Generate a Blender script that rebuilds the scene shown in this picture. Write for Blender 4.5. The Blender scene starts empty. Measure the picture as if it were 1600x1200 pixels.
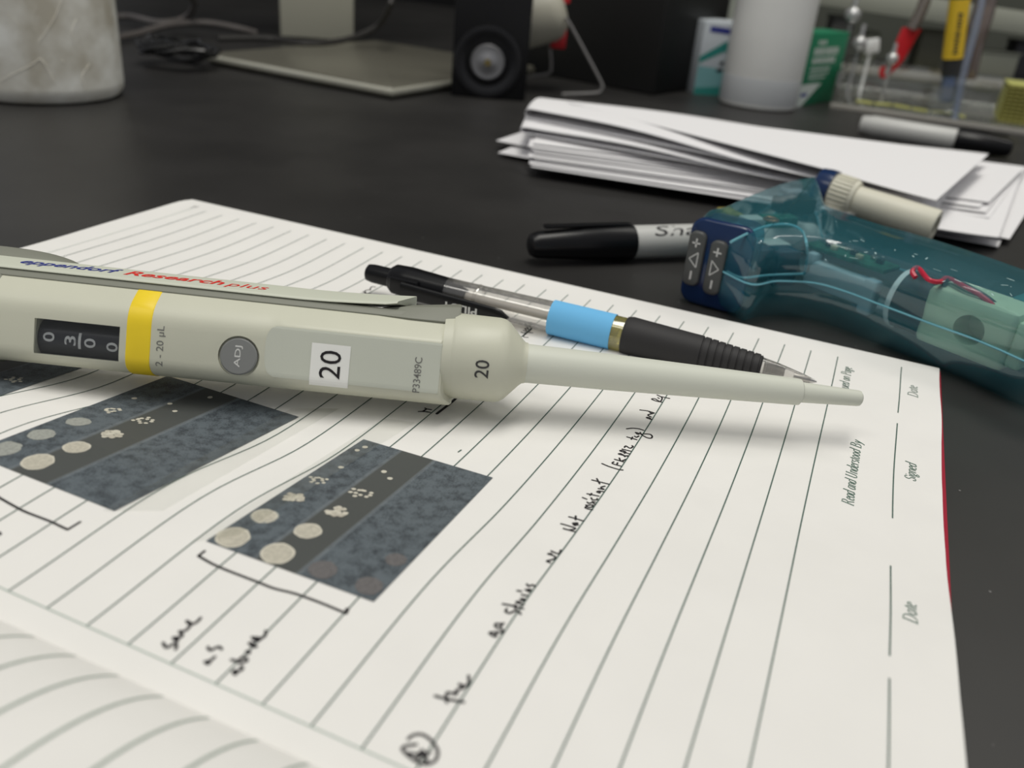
import bpy, bmesh, math, random
import numpy as np
from mathutils import Vector, Matrix
from mathutils.geometry import tessellate_polygon
random.seed(7)
sc = bpy.context.scene
COL = sc.collection

# ------------------------------------------------------------------ camera
# everything below is written in millimetres and scaled to metres when linked
MM = 0.001
RC = np.array([[-0.39256315, 0.91590388, 0.08375123],
               [0.38855858, 0.24769372, -0.88750777],
               [-0.83361646, -0.31586059, -0.45311774]])
CP = np.array([264.167, -5.088, 104.871])
FPX = 1360.74
camd = bpy.data.cameras.new('camera'); cam = bpy.data.objects.new('camera', camd); COL.objects.link(cam)
M = Matrix.Identity(4)
for i in range(3):
    M[i][0] = RC[0][i]; M[i][1] = -RC[1][i]; M[i][2] = -RC[2][i]; M[i][3] = CP[i] * MM
cam.matrix_world = M
camd.sensor_width = 36; camd.lens = 36 * FPX / 1600; camd.clip_start = 0.005; camd.clip_end = 50
camd.dof.use_dof = True; camd.dof.focus_distance = 0.214; camd.dof.aperture_fstop = 15.0
sc.camera = cam

# ------------------------------------------------------------------ light
def srgb(r, g, b):
    f = lambda c: (c/255/12.92) if c/255 <= 0.04045 else ((c/255+0.055)/1.055)**2.4
    return (f(r), f(g), f(b))
w = bpy.data.worlds.new('world'); sc.world = w; w.use_nodes = True
w.node_tree.nodes['Background'].inputs[0].default_value = (0.93, 0.95, 1.0, 1)
w.node_tree.nodes['Background'].inputs[1].default_value = 0.29
def ceiling_or_added_lamp(x, y, z, sx, sy, power, rz=0):
    l = bpy.data.lights.new('ceiling_or_added_light', 'AREA'); l.shape = 'RECTANGLE'; l.size = sx; l.size_y = sy
    l.energy = power; l.color = (1.0, 0.975, 0.90)
    o = bpy.data.objects.new('ceiling_or_added_light', l); COL.objects.link(o); o.location = (x, y, z); o.rotation_euler = (0, 0, rz)
    o['kind'] = 'structure'
ceiling_or_added_lamp(0.0, -0.10, 1.55, 0.9, 0.40, 12.8)
ceiling_or_added_lamp(-0.80, 0.50, 1.12, 0.25, 0.9, 4.0)  # low lamp added below ceiling height to put a sheen on the bench
ceiling_or_added_lamp(0.9, -0.5, 1.75, 0.4, 1.2, 6)
sc.view_settings.view_transform = 'Standard'; sc.view_settings.look = 'None'
sc.view_settings.exposure = 0.05; sc.view_settings.gamma = 1.0; sc.view_settings.use_curve_mapping = False

# ------------------------------------------------------------------ pixel -> place helpers
def ray(px, py):
    d = RC.T @ np.array([(px-800)/FPX, (py-600)/FPX, 1.0]); return d
def at(px, py, z=0.0):
    d = ray(px, py); return CP + d*((z-CP[2])/d[2])
def atp(px, py, P0, N):
    d = ray(px, py); N = np.array(N, float); return CP + d*(((np.array(P0)-CP) @ N)/(d @ N))
def depth(P): return float(RC[2] @ (np.array(P)-CP))
FWD = RC[2].copy(); FWD[2] = 0; FWD /= np.linalg.norm(FWD)      # horizontal view direction
RGT = np.array([FWD[1], -FWD[0], 0.0])
UP = np.array([0, 0, 1.0])
def nrm(v): v = np.array(v, float); return v/np.linalg.norm(v)
def stand(px, py, P0):            # point on the upright plane through P0 facing the viewer
    return atp(px, py, P0, FWD)

# ------------------------------------------------------------------ materials
MATS = {}
def nodes(m): return m.node_tree.nodes, m.node_tree.links
def mat(name, col, rough=0.5, spec=0.5, metal=0.0, noise=0.0, nscale=200, bump=0.0, bscale=800, trans=0.0, coat=0.0, sss=0.0):
    if name in MATS: return MATS[name]
    m = bpy.data.materials.new(name); m.use_nodes = True; N, L = nodes(m)
    b = N['Principled BSDF']
    b.inputs['Base Color'].default_value = (*col, 1); b.inputs['Roughness'].default_value = rough
    b.inputs['Specular IOR Level'].default_value = spec; b.inputs['Metallic'].default_value = metal
    b.inputs['Transmission Weight'].default_value = trans; b.inputs['Coat Weight'].default_value = coat
    tc = N.new('ShaderNodeTexCoord')
    if noise > 0:
        t = N.new('ShaderNodeTexNoise'); t.inputs['Scale'].default_value = nscale; t.inputs['Detail'].default_value = 4
        mx = N.new('ShaderNodeMix'); mx.data_type = 'RGBA'
        mx.inputs[6].default_value = (*[c*(1-noise) for c in col], 1); mx.inputs[7].default_value = (*[min(1, c*(1+noise)) for c in col], 1)
        mrr = N.new('ShaderNodeMapRange'); mrr.inputs[1].default_value = .32; mrr.inputs[2].default_value = .68; L.new(t.outputs['Fac'], mrr.inputs[0])
        L.new(tc.outputs['Object'], t.inputs['Vector']); L.new(mrr.outputs[0], mx.inputs[0]); L.new(mx.outputs[2], b.inputs['Base Color'])
    if bump > 0:
        t2 = N.new('ShaderNodeTexNoise'); t2.inputs['Scale'].default_value = bscale; t2.inputs['Detail'].default_value = 3
        bp = N.new('ShaderNodeBump'); bp.inputs['Strength'].default_value = bump; bp.inputs['Distance'].default_value = 0.0002
        L.new(tc.outputs['Object'], t2.inputs['Vector']); L.new(t2.outputs['Fac'], bp.inputs['Height']); L.new(bp.outputs['Normal'], b.inputs['Normal'])
    MATS[name] = m; return m
def clear(name, col, gloss=0.12, haze=0.0, hcol=(1, 1, 1), rough=0.05, fw=0.8):
    """thin clear or tinted plastic: tinted see-through skin with reflections and a little milky haze"""
    if name in MATS: return MATS[name]
    m = bpy.data.materials.new(name); m.use_nodes = True; N, L = nodes(m)
    N.remove(N['Principled BSDF']); out = N['Material Output']
    tr = N.new('ShaderNodeBsdfTransparent'); tr.inputs[0].default_value = (*col, 1)
    gl = N.new('ShaderNodeBsdfGlossy'); gl.inputs['Roughness'].default_value = rough; gl.inputs[0].default_value = (1, 1, 1, 1)
    df = N.new('ShaderNodeBsdfDiffuse'); df.inputs[0].default_value = (*hcol, 1)
    fr = N.new('ShaderNodeFresnel'); fr.inputs[0].default_value = 1.5
    mth = N.new('ShaderNodeMath'); mth.operation = 'MULTIPLY_ADD'; mth.inputs[1].default_value = fw; mth.inputs[2].default_value = gloss*0.3
    a = N.new('ShaderNodeMixShader'); a.inputs[0].default_value = haze
    c = N.new('ShaderNodeMixShader')
    L.new(tr.outputs[0], a.inputs[1]); L.new(df.outputs[0], a.inputs[2])
    L.new(fr.outputs[0], mth.inputs[0]); L.new(mth.outputs[0], c.inputs[0])
    L.new(a.outputs[0], c.inputs[1]); L.new(gl.outputs[0], c.inputs[2]); L.new(c.outputs[0], out.inputs[0])
    MATS[name] = m; return m

PAPER = mat('paper', (0.81, 0.795, 0.765), 0.85, 0.2, noise=0.015, nscale=60)
PAPER2 = mat('copy_paper', (0.80, 0.79, 0.80), 0.8, 0.2)
RULE = mat('green_rule_ink', (0.085, 0.135, 0.115), 0.8, 0.1)
RULEL = mat('pale_margin_ink', (0.42, 0.49, 0.44), 0.8, 0.1)
PRINT = mat('green_print_ink', (0.10, 0.17, 0.135), 0.8, 0.1)
INK = mat('black_pen_ink', (0.018, 0.016, 0.018), 0.5, 0.3)
FAINT = mat('faint_grey_ink', (0.42, 0.42, 0.40), 0.8, 0.1)
REDC = mat('red_cover', (0.36, 0.012, 0.035), 0.4, 0.4)
CREAM = mat('cream_plastic', (0.595, 0.595, 0.485), 0.42, 0.45, noise=0.015, nscale=90, bump=0.08, bscale=2500)
CREAM2 = mat('cream_matte_plastic', (0.60, 0.62, 0.52), 0.5, 0.4, bump=0.06, bscale=2500)
PANEL = mat('light_grey_plastic', (0.60, 0.62, 0.535), 0.55, 0.35, bump=0.08, bscale=3000)
GREYR = mat('grey_plastic', (0.22, 0.225, 0.185), 0.5, 0.35, bump=0.05, bscale=2500)
CONE = mat('grey_cream_cone_plastic', (0.63, 0.645, 0.565), 0.5, 0.35)
ADJ = mat('dark_grey_button', (0.21, 0.215, 0.21), 0.45, 0.4)
YEL = mat('yellow_band', (0.90, 0.66, 0.022), 0.45, 0.4, noise=0.02)
WHITE = mat('white_sticker', (0.90, 0.90, 0.86), 0.7, 0.2)
BLACKP = mat('black_plastic', (0.006, 0.006, 0.007), 0.3, 0.25)
RUBBER = mat('black_rubber', (0.028, 0.027, 0.028), 0.6, 0.3, bump=0.05)
DKINK = mat('dark_grey_ink', (0.05, 0.05, 0.05), 0.6, 0.3)
MIDINK = mat('mid_grey_ink', (0.19, 0.19, 0.175), 0.6, 0.3)
BLUEINK = mat('navy_ink', (0.018, 0.03, 0.24), 0.5, 0.3)
REDINK = mat('red_ink', (0.72, 0.035, 0.025), 0.5, 0.3)
LETTERW = mat('pale_grey_lettering', (0.62, 0.62, 0.60), 0.6, 0.3)
DRUM = mat('counter_drum', (0.025, 0.026, 0.03), 0.35, 0.4)
PANE = clear('window_pane', (0.93, 0.94, 0.95), 0.0, 0.008, fw=.35)
CLEARP = clear('clear_plastic', (0.90, 0.89, 0.87), 0.25, 0.08, (0.7, 0.68, 0.64))
BLUEL = mat('blue_paper_label', (0.17, 0.50, 0.83), 0.75, 0.2)
OLIVE = clear('yellowish_clear_plastic', (0.75, 0.70, 0.35), 0.2, 0.35, (0.45, 0.42, 0.16))
STEEL = mat('steel', (0.55, 0.54, 0.52), 0.3, 0.5, metal=1.0)
BEIGE = mat('ivory_plastic', (0.66, 0.64, 0.53), 0.45, 0.4)

# ------------------------------------------------------------------ mesh building
class MB:
    def __init__(s): s.v = []; s.f = []; s.m = []; s.mats = []
    def mi(s, m):
        if m not in s.mats: s.mats.append(m)
        return s.mats.index(m)
    def add(s, vs, fs, m):
        o = len(s.v); k = s.mi(m); s.v += [tuple(map(float, v)) for v in vs]
        for f in fs: s.f.append([o+i for i in f]); s.m.append(k)
        return s
    def loft(s, secs, m, caps=(True, True), close=False):
        n = len(secs[0]); vs = [p for sec in secs for p in sec]; fs = []
        for i in range(len(secs)-1 + (1 if close else 0)):
            a = i*n; b = ((i+1) % len(secs))*n
            for j in range(n): k = (j+1) % n; fs.append([a+j, a+k, b+k, b+j])
        if caps[0]: fs.append(list(range(n))[::-1])
        if caps[1]: fs.append([(len(secs)-1)*n+j for j in range(n)])
        return s.add(vs, fs, m)
    def lathe(s, O, D, prof, m, seg=40, caps=(True, True), up=(0, 0, 1), sq=1.0):
        D = nrm(D); u = np.array(up, float)
        if abs(D @ nrm(u)) > 0.95: u = np.array([1.0, 0, 0])
        A = nrm(np.cross(D, u)); B = np.cross(A, D); O = np.array(O, float)
        return s.loft([[O + D*t + A*r*math.cos(2*math.pi*j/seg) + B*r*sq*math.sin(2*math.pi*j/seg) for j in range(seg)] for t, r in prof], m, caps)
    def tube(s, pts, r, m, seg=10, caps=True):
        pts = [np.array(p, float) for p in pts]; n = len(pts); secs = []; pu = None
        for i in range(n):
            t = nrm(pts[min(i+1, n-1)] - pts[max(i-1, 0)])
            if pu is None:
                pu = np.cross(t, UP); pu = nrm(pu) if np.linalg.norm(pu) > .1 else np.array([1., 0, 0])
            a = nrm(pu - t*(pu @ t)); pu = a; b = np.cross(t, a); rr = r[i] if isinstance(r, (list, tuple)) else r
            secs.append([pts[i] + rr*(a*math.cos(2*math.pi*j/seg)+b*math.sin(2*math.pi*j/seg)) for j in range(seg)])
        return s.loft(secs, m, (caps, caps))
    def box(s, O, X, Y, Z, m, bev=0.0):
        """O = centre, X Y Z = half-size vectors, with chamfered edges"""
        O, X, Y, Z = [np.array(q, float) for q in (O, X, Y, Z)]
        lx, ly, lz = [np.linalg.norm(q) for q in (X, Y, Z)]
        bev = min(bev, lx*.9, ly*.9, lz*.9)
        def ring(ix, iy, c):
            pts = []
            for sx, sy in ((1, 1), (-1, 1), (-1, -1), (1, -1)):
                for k in range(5):
                    a = math.pi/2*k/4; q = {(1, 1): 0, (-1, 1): 1, (-1, -1): 2, (1, -1): 3}[(sx, sy)]*math.pi/2 + a
                    pts.append(((ix-c)*sx + c*math.cos(q), (iy-c)*sy + c*math.sin(q)))
            return pts
        c = max(bev, 1e-4); secs = []
        for zz, ins in ((-1, 1.0), (-1, .3), (-1, 0), (1, 0), (1, .3), (1, 1.0)):
            pass
        lev = [(-lz, bev), (-lz+bev*.3, bev*.3), (-lz+bev, 0), (lz-bev, 0), (lz-bev*.3, bev*.3), (lz, bev)] if bev > 0 else [(-lz, 0), (lz, 0)]
        for z, ins in lev:
            secs.append([O + X/lx*p[0] + Y/ly*p[1] + Z/lz*z for p in ring(lx-ins, ly-ins, max(c-ins*.5, c*.5))])
        return s.loft(secs, m)
    def ribbon(s, pts, wd, m):
        pts = [np.array(p, float) for p in pts]
        if len(pts) < 2: return s
        vs = []; n = len(pts)
        for i in range(n):
            t = pts[min(i+1, n-1)] - pts[max(i-1, 0)]; t[2] = 0; t = t/(np.linalg.norm(t)+1e-9)
            a = np.array([-t[1], t[0], 0]); ww = wd[i] if isinstance(wd, (list, tuple)) else wd
            vs += [pts[i]+a*ww/2, pts[i]-a*ww/2]
        return s.add(vs, [[2*i, 2*i+1, 2*i+3, 2*i+2] for i in range(n-1)], m)
    def build(s, name, parent=None, smooth=35, label=None, weld=False):
        me = bpy.data.meshes.new(name)
        me.from_pydata([(a*MM, b*MM, c*MM) for a, b, c in s.v], [], s.f)
        for m in s.mats: me.materials.append(m)
        for p, k in zip(me.polygons, s.m): p.material_index = k
        bm = bmesh.new(); bm.from_mesh(me)
        bmesh.ops.remove_doubles(bm, verts=bm.verts, dist=1e-7) if weld else None; bmesh.ops.recalc_face_normals(bm, faces=bm.faces); bm.to_mesh(me); bm.free()
        if smooth:
            for p in me.polygons: p.use_smooth = True
            me.set_sharp_from_angle(angle=math.radians(smooth))
        o = bpy.data.objects.new(name, me); COL.objects.link(o)
        if parent is not None:
            o.parent = parent; o.matrix_parent_inverse = parent.matrix_basis.inverted()
        if label: o['label'] = label
        return o
def tag(o, label, cat, group=None, kind=None):
    o['label'] = label; o['category'] = cat
    if group: o['group'] = group
    if kind: o['kind'] = kind
    return o
def thing(name, loc, label, cat, group=None):
    o = bpy.data.objects.new(name, None); COL.objects.link(o); o.location = [c*MM for c in loc]
    o.empty_display_size = 0.01
    return tag(o, label, cat, group)
def catmull(P, n=8, closed=False):
    P = [np.array(p, float) for p in P]; out = []; N = len(P)
    rng = range(N) if closed else range(N-1)
    for i in rng:
        g = (lambda k: P[k % N]) if closed else (lambda k: P[min(max(k, 0), N-1)])
        a, b, c, d = g(i-1), g(i), g(i+1), g(i+2)
        for k in range(n):
            t = k/n; out.append(.5*((2*b)+(-a+c)*t+(2*a-5*b+4*c-d)*t*t+(-a+3*b-3*c+d)*t**3))
    if not closed: out.append(P[-1])
    return out
def text_tris(txt, bold=0.0, shear=0.0):
    """outline of a word as flat triangles, bounding box normalised to 0..1 x 0..1"""
    c = bpy.data.curves.new('t', 'FONT'); c.body = txt; c.size = 1; c.offset = bold; c.shear = shear; c.resolution_u = 3
    o = bpy.data.objects.new('t', c); COL.objects.link(o)
    dg = bpy.context.evaluated_depsgraph_get(); me = bpy.data.meshes.new_from_object(o.evaluated_get(dg))
    vs = np.array([v.co[:] for v in me.vertices]); fs = [list(p.vertices) for p in me.polygons]
    bpy.data.objects.remove(o); bpy.data.curves.remove(c); bpy.data.meshes.remove(me)
    lo = vs.min(0); hi = vs.max(0)
    return (vs[:, :2]-lo[:2])/(hi[:2]-lo[:2]), fs
def put_text(mb, txt, O, X, Y, m, surf=None, bold=0.0, shear=0.0):
    """O lower-left corner, X full width vector, Y full height vector; surf maps a point onto a surface"""
    v, f = text_tris(txt, bold, shear); O, X, Y = [np.array(q, float) for q in (O, X, Y)]
    P = [O + X*a + Y*b for a, b in v]
    if surf: P = [surf(p) for p in P]
    mb.add(P, f, m)

# ------------------------------------------------------------------ structure of the room
TZ = -2.0     # bench surface
def flat_box(name, x0, x1, y0, y1, z0, z1, m):
    mb = MB(); mb.box(((x0+x1)/2, (y0+y1)/2, (z0+z1)/2), ((x1-x0)/2, 0, 0), (0, (y1-y0)/2, 0), (0, 0, (z1-z0)/2), m, 0)
    return mb.build(name, smooth=0)
BENCH = mat('black_epoxy_resin', (0.022, 0.021, 0.020), 0.45, 0.5, noise=0.25, nscale=14)
N, L = nodes(BENCH)
b = N['Principled BSDF']; tc = N.new('ShaderNodeTexCoord')
vn = N.new('ShaderNodeTexVoronoi'); vn.inputs['Scale'].default_value = 130
lt = N.new('ShaderNodeMath'); lt.operation = 'LESS_THAN'; lt.inputs[1].default_value = 0.035
old = b.inputs['Base Color'].links[0].from_socket
mx = N.new('ShaderNodeMix'); mx.data_type = 'RGBA'; mx.inputs[7].default_value = (0.16, 0.155, 0.15, 1)
L.new(tc.outputs['Object'], vn.inputs['Vector']); L.new(vn.outputs['Distance'], lt.inputs[0]); L.new(lt.outputs[0], mx.inputs[0])
L.new(old, mx.inputs[6]); L.new(mx.outputs[2], b.inputs['Base Color'])
rn = N.new('ShaderNodeTexNoise'); rn.inputs['Scale'].default_value = 9; rn.inputs['Detail'].default_value = 5
mr = N.new('ShaderNodeMapRange'); mr.inputs[3].default_value = 0.36; mr.inputs[4].default_value = 0.52
L.new(tc.outputs['Object'], rn.inputs['Vector']); L.new(rn.outputs['Fac'], mr.inputs[0]); L.new(mr.outputs[0], b.inputs['Roughness'])
bench = flat_box('lab_bench', -1150, 620, -1500, 1300, TZ-32, TZ, BENCH)
tag(bench, 'black epoxy laboratory bench top with faint scratches and dust under everything', 'bench')
WALL = mat('grey_green_wall', (0.085, 0.09, 0.075), 0.8, 0.2, noise=0.1, nscale=6)
wb = flat_box('wall_back', -1230, -1190, -1500, 1500, -900, 1900, WALL); wb['kind'] = 'structure'
yE = atp(1050, 60, (-1130, 0, 0), (1, 0, 0))[1]
pl_ = flat_box('wall_left', -1150, -1130, -1500, yE, -900, 700, mat('black_partition', (.006, .006, .006), .6, .2)); pl_['kind'] = 'structure'
fl = flat_box('floor', -1230, 2500, -1600, 1600, -960, -900, mat('floor_vinyl', (0.25, 0.24, 0.22), 0.6)); fl['kind'] = 'structure'

# ------------------------------------------------------------------ notebook
KN = np.linspace(0, 24, 7)
HC = np.array([0, 0.08210703, -0.01371265, 0.10533142, 0.44491681, 0.91210301, 0.93341232])
HG = np.array([0, -0.17207531, 0.09132881, 0.06325366, -0.18434776, 0.07383668, 0.07360794])
def spl(u, c):
    d = np.gradient(c, KN); u = min(max(u, 0), 24); i = min(int(u//4), 5); t = (u-KN[i])/4; H = 4
    return (2*t**3-3*t**2+1)*c[i]+(t**3-2*t**2+t)*d[i]*H+(-2*t**3+3*t**2)*c[i+1]+(t**3-t**2)*d[i+1]*H
CREASE = float((at(0, 972, 6.6)[0]+at(500, 1200, 6.6)[0])/2)
def hp(X, Y):
    u = X/8; v = -Y/8
    z = 8*(spl(u, HC)+(v/10-.5)*spl(u, HG)*min(1, max(0, (35-v)/20) if v > 15 else 1))
    if X > 196:
        t = min(1, (X-196)/(CREASE-196)); z -= 0.9*t*t
    return z
def surf(p, dz=0.06): return np.array([p[0], p[1], hp(p[0], p[1])+dz])
def page(px, py, dz=0.06):
    z = 0
    for _ in range(12):
        p = at(px, py, z); z = z*.4 + .6*hp(p[0], p[1])
    return np.array([p[0], p[1], hp(p[0], p[1])+dz])
PX0, PX1, PY0, PY1 = -9.5, CREASE, -257.0, 29.8
EDGE = [page(x, y, 0) for x, y in ((1468, 574), (1469, 621), (1471, 690), (1472.5, 768), (1477, 860), (1482, 920), (1489, 975), (1500, 1090), (1510.5, 1200))]
EX = [p[0] for p in EDGE]; EY = [p[1] for p in EDGE]
def bot(X): return float(np.interp(X, EX, EY))       # slightly bowed bottom edge of the leaf
CE = [at(x, y, -1.1)[1] for x, y in ((1470, 640), (1476, 768), (1482, 890))]
CVY = sum(CE)/3+.4
nb = thing('notebook', (100, -100, TZ), 'open lined notebook with handwriting, taped plate photographs and a red cover', 'notebook')
mb = MB(); NX, NY = 70, 60; vs = []
for i in range(NX+1):
    for j in range(NY+1):
        X = PX0+(PX1-PX0)*i/NX; y1 = bot(X); Y = PY0+(y1-PY0)*j/NY
        # rounded far corner at the page top
        if i <= 2 and j == 0: X += (2-i)*.0; Y += (2.2, .7, .1)[i]
        vs.append((X, Y, hp(X, Y)))
fs = [[i*(NY+1)+j, (i+1)*(NY+1)+j, (i+1)*(NY+1)+j+1, i*(NY+1)+j+1] for i in range(NX) for j in range(NY)]
mb.add(vs, fs, PAPER)
for i in range(NX+1): pass
# leaf edges going down to the cover (the block of pages below this leaf)
def skirt(idx):
    a = [vs[k] for k in idx]; bt = [(p[0], p[1], -1.0) for p in a]; n = len(a)
    mb.add(a+bt, [[k, k+1, n+k+1, n+k] for k in range(n-1)], PAPER)
skirt([j for j in range(NY+1)]); skirt([i*(NY+1)+NY for i in range(NX+1)]); skirt([i*(NY+1) for i in range(NX+1)])
# ruled lines
def line_on_page(X0, X1, Y0, Y1, wd, m, n=40):
    mb.ribbon([surf((X0+(X1-X0)*k/n, Y0+(Y1-Y0)*k/n)) for k in range(n+1)], wd, m)
UM = 24.288*8
for k in range(0, 31): line_on_page(0, UM, -8.0*k, -8.0*k, 0.30, RULE)
line_on_page(0, UM, -246.5, -246.5, 0.25, RULEL)
line_on_page(UM, UM, 0, -250, 0.28, RULEL, 80)
def seg_px(pts, wd, m, dz=0.07, sub=10):
    P = [page(x, y, dz) for x, y in pts]; Q = []
    for a, b_ in zip(P[:-1], P[1:]):
        for k in range(sub): q = a+(b_-a)*k/sub; Q.append(surf(q, dz))
    Q.append(surf(P[-1], dz)); mb.ribbon(Q, wd, m)
for s_ in ([(1408.6, 573.6), (1403, 645)], [(1402, 661.5), (1394.5, 810)], [(1391.5, 884), (1390, 1025)], [(1389.6, 1060), (1388, 1200), (1387.5, 1260)]):
    seg_px(s_, 0.30, RULE)

# printed italic serif words, drawn with a broad-nib stroke alphabet  (x, y in x-height units, slant added below)
def arc(cx, cy, rx, ry, a0, a1, n=10): return [(cx+rx*math.cos(math.radians(a0+(a1-a0)*k/n)), cy+ry*math.sin(math.radians(a0+(a1-a0)*k/n))) for k in range(n+1)]
GL = {
 'R': (1.15, [[(.15, 0), (.15, 1.55)], [(0, 1.55), (.15, 1.55)]+arc(.45, 1.17, .33, .38, 90, -90)+[(.15, .79)], [(.5, .79), (.95, 0), (1.05, 0)], [(0, 0), (.32, 0)]]),
 'B': (1.0, [[(.15, 0), (.15, 1.55)], [(0, 1.55)]+arc(.4, 1.19, .3, .36, 90, -90)+[(.15, .83)], arc(.42, .42, .38, .41, 90, -90)+[(0, 0)]]),
 'U': (1.15, [[(0, 1.55), (.3, 1.55)], [(.15, 1.55), (.15, .5)]+arc(.5, .45, .35, .45, 180, 360)+[(.85, 1.55)], [(.72, 1.55), (1.0, 1.55)]]),
 'S': (.85, [[(.72, 1.2), (.7, 1.4)]+arc(.42, 1.18, .28, .37, 60, 240)+arc(.38, .38, .3, .38, 60, -130)+[(.05, .4)]]),
 'D': (1.15, [[(.15, 0), (.15, 1.55)], [(0, 1.55), (.4, 1.55)]+arc(.42, .77, .52, .78, 88, -88)+[(0, 0)]]),
 'P': (.95, [[(.15, 0), (.15, 1.55)], [(0, 1.55)]+arc(.42, 1.15, .34, .40, 90, -90)+[(.15, .75)], [(0, 0), (.32, 0)]]),
 'C': (1.05, [arc(.55, .77, .5, .78, 40, 320)]),
 'a': (.72, [arc(.3, .5, .27, .5, 60, 360), [(.57, 1.0), (.57, .1), (.7, .1)]]),
 'e': (.62, [[(.05, .5), (.5, .62)]+arc(.29, .62, .22, .38, 0, 180)+arc(.31, .5, .26, .5, 180, 310)]),
 'd': (.74, [arc(.3, .5, .27, .5, 60, 330), [(.45, 1.6), (.58, 1.6), (.58, .1), (.7, .1)]]),
 'n': (.76, [[(0, .95), (.12, 1), (.12, 0)], arc(.36, .7, .24, .3, 170, 0)+[(.6, .08), (.72, .08)]]),
 'r': (.52, [[(0, .95), (.12, 1), (.12, 0)], arc(.36, .7, .22, .3, 170, 50)]),
 's': (.5, [[(.4, .85)]+arc(.24, .76, .17, .23, 50, 250)+arc(.22, .26, .2, .26, 70, -140)]),
 't': (.42, [[(.18, 1.3), (.18, .15)]+[(.24, 0), (.38, .08)], [(0, 1), (.4, 1)]]),
 'o': (.68, [arc(.3, .5, .27, .5, 0, 360)]),
 'y': (.66, [[(.05, 1), (.3, .05)], [(.58, 1), (.3, .05), (.12, -.4), (0, -.38)]]),
 'i': (.32, [[(0, .95), (.12, 1), (.12, .08), (.26, .08)], [(.12, 1.35), (.16, 1.42)]]),
 'g': (.7, [arc(.3, .6, .25, .4, 0, 360), [(.5, .9), (.66, .95)], [(.3, .2), (.12, .08), (.35, -.02), (.58, -.15), (.45, -.42), (.15, -.42), (.08, -.2), (.3, -.02)]]),
 'u': (.76, [[(0, .95), (.12, 1), (.12, .3)]+arc(.34, .3, .22, .3, 180, 350)+[(.58, 1), (.58, .08), (.7, .08)]]),
 ' ': (.42, []),
}
def serif(txt, O, width, xh, nib=.16, m=PRINT, slant=.24):
    """O world xy of the baseline start, reading direction -X, ascenders towards -Y"""
    tot = sum(GL[c][0]+.06 for c in txt); kx = width/tot; x = 0
    for c in txt:
        for st in GL[c][1]:
            P = []; W = []
            pts = st
            for i, (a, b_) in enumerate(pts):
                wx = (x+a)*kx+b_*xh*slant; P.append(np.array([O[0]-wx, O[1]-b_*xh]))
            for i in range(len(P)):
                t = P[min(i+1, len(P)-1)]-P[max(i-1, 0)]; t = t/(np.linalg.norm(t)+1e-9)
                W.append(max(.16, nib*xh*(.45+.9*abs(t[1]))))
            mb.ribbon([surf((p[0], p[1]), .07) for p in P], W, m)
        x += GL[c][0]+.06
def serif_px(txt, p0, p1, ptop, **k):
    a = page(*p0); b_ = page(*p1); c = page(*ptop); serif(txt, a, abs(a[0]-b_[0]), abs(c[1]-a[1])/1.5, **k)
serif_px('Read and Understood By', (1333.5, 791), (1346.5, 690), (1315.5, 786))
serif_px('Signed', (1431, 753), (1433, 726), (1414, 747))
serif_px('Date', (1434, 621.6), (1436, 604.5), (1419, 617))
serif_px('Date', (1433.5, 976), (1434.5, 945), (1412, 972))
serif_px('Continued on Page', (1321.5, 631), (1333, 575.5), (1304.5, 634))

# handwriting: pen strokes on the leaf
def hw(x0, y0, s, strokes, wd=0.5, m=INK):
    for st in strokes:
        P = [page(x0+a/s, y0+b_/s, .08) for a, b_ in st]
        P = catmull([p for p in P], 4) if len(P) > 2 else P
        P = [surf(p, .08) for p in P]
        if len(P) == 2:
            P = [P[0], (P[0]+P[1])/2, P[1]]
        mb.ribbon(P, wd, m)
        for e in (P[0], P[-1]):   # round ends
            r = wd/2; mb.add([e+np.array([r*math.cos(q*math.pi/4), r*math.sin(q*math.pi/4), 0]) for q in range(8)], [list(range(8))], m)
hw(240, 950, 16, [[(240, 880), (330, 1000), (500, 900), (575, 930), (550, 1040)], [(490, 750), (590, 840), (600, 740), (500, 760), (570, 800)], [(640, 740), (720, 700), (650, 600)],
   [(650, 590), (800, 570), (920, 440), (930, 390), (820, 325), (900, 400), (1000, 400), (1100, 340), (1175, 255)]], .52)
hw(310, 975, 13.33, [[(140, 790), (200, 840), (240, 770), (150, 800), (200, 810), (340, 690)], [(200, 485), (250, 555), (380, 490), (440, 485), (485, 530)],
   [(720, 990), (770, 1060), (800, 970), (720, 1000), (860, 980), (920, 930), (880, 885)], [(690, 750), (800, 780), (920, 805), (1020, 760), (930, 690), (850, 760)],
   [(1000, 590), (1050, 620), (1060, 570), (1010, 575)], [(1060, 400), (1140, 480), (1210, 475)], [(1080, 400), (1150, 420), (1140, 470)], [(1120, 280), (1220, 365), (1290, 310), (1180, 285), (1240, 340), (1350, 280), (1400, 220), (1400, 150)]], .52)
hw(620, 1135, 18.46, [[(330, 370), (450, 270), (640, 230), (800, 270), (970, 390), (1100, 560), (1180, 720), (1160, 900), (1060, 1030), (900, 1090), (700, 1080), (520, 990), (330, 850), (180, 700), (170, 620), (280, 570), (560, 530)],
   [(300, 780), (500, 800), (740, 840), (730, 690)], [(740, 840), (960, 750)], [(560, 980), (740, 840), (900, 1070)], [(640, 780), (860, 880)], [(600, 850), (850, 850)], [(640, 800), (730, 720), (830, 820)]], .5)
hw(670, 1040, 17.14, [[(170, 820), (480, 900), (930, 985)], [(480, 990), (490, 730), (740, 780), (730, 680), (880, 620), (950, 570)], [(900, 570), (800, 500), (980, 555), (1070, 470), (1065, 280)]], .5)
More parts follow.
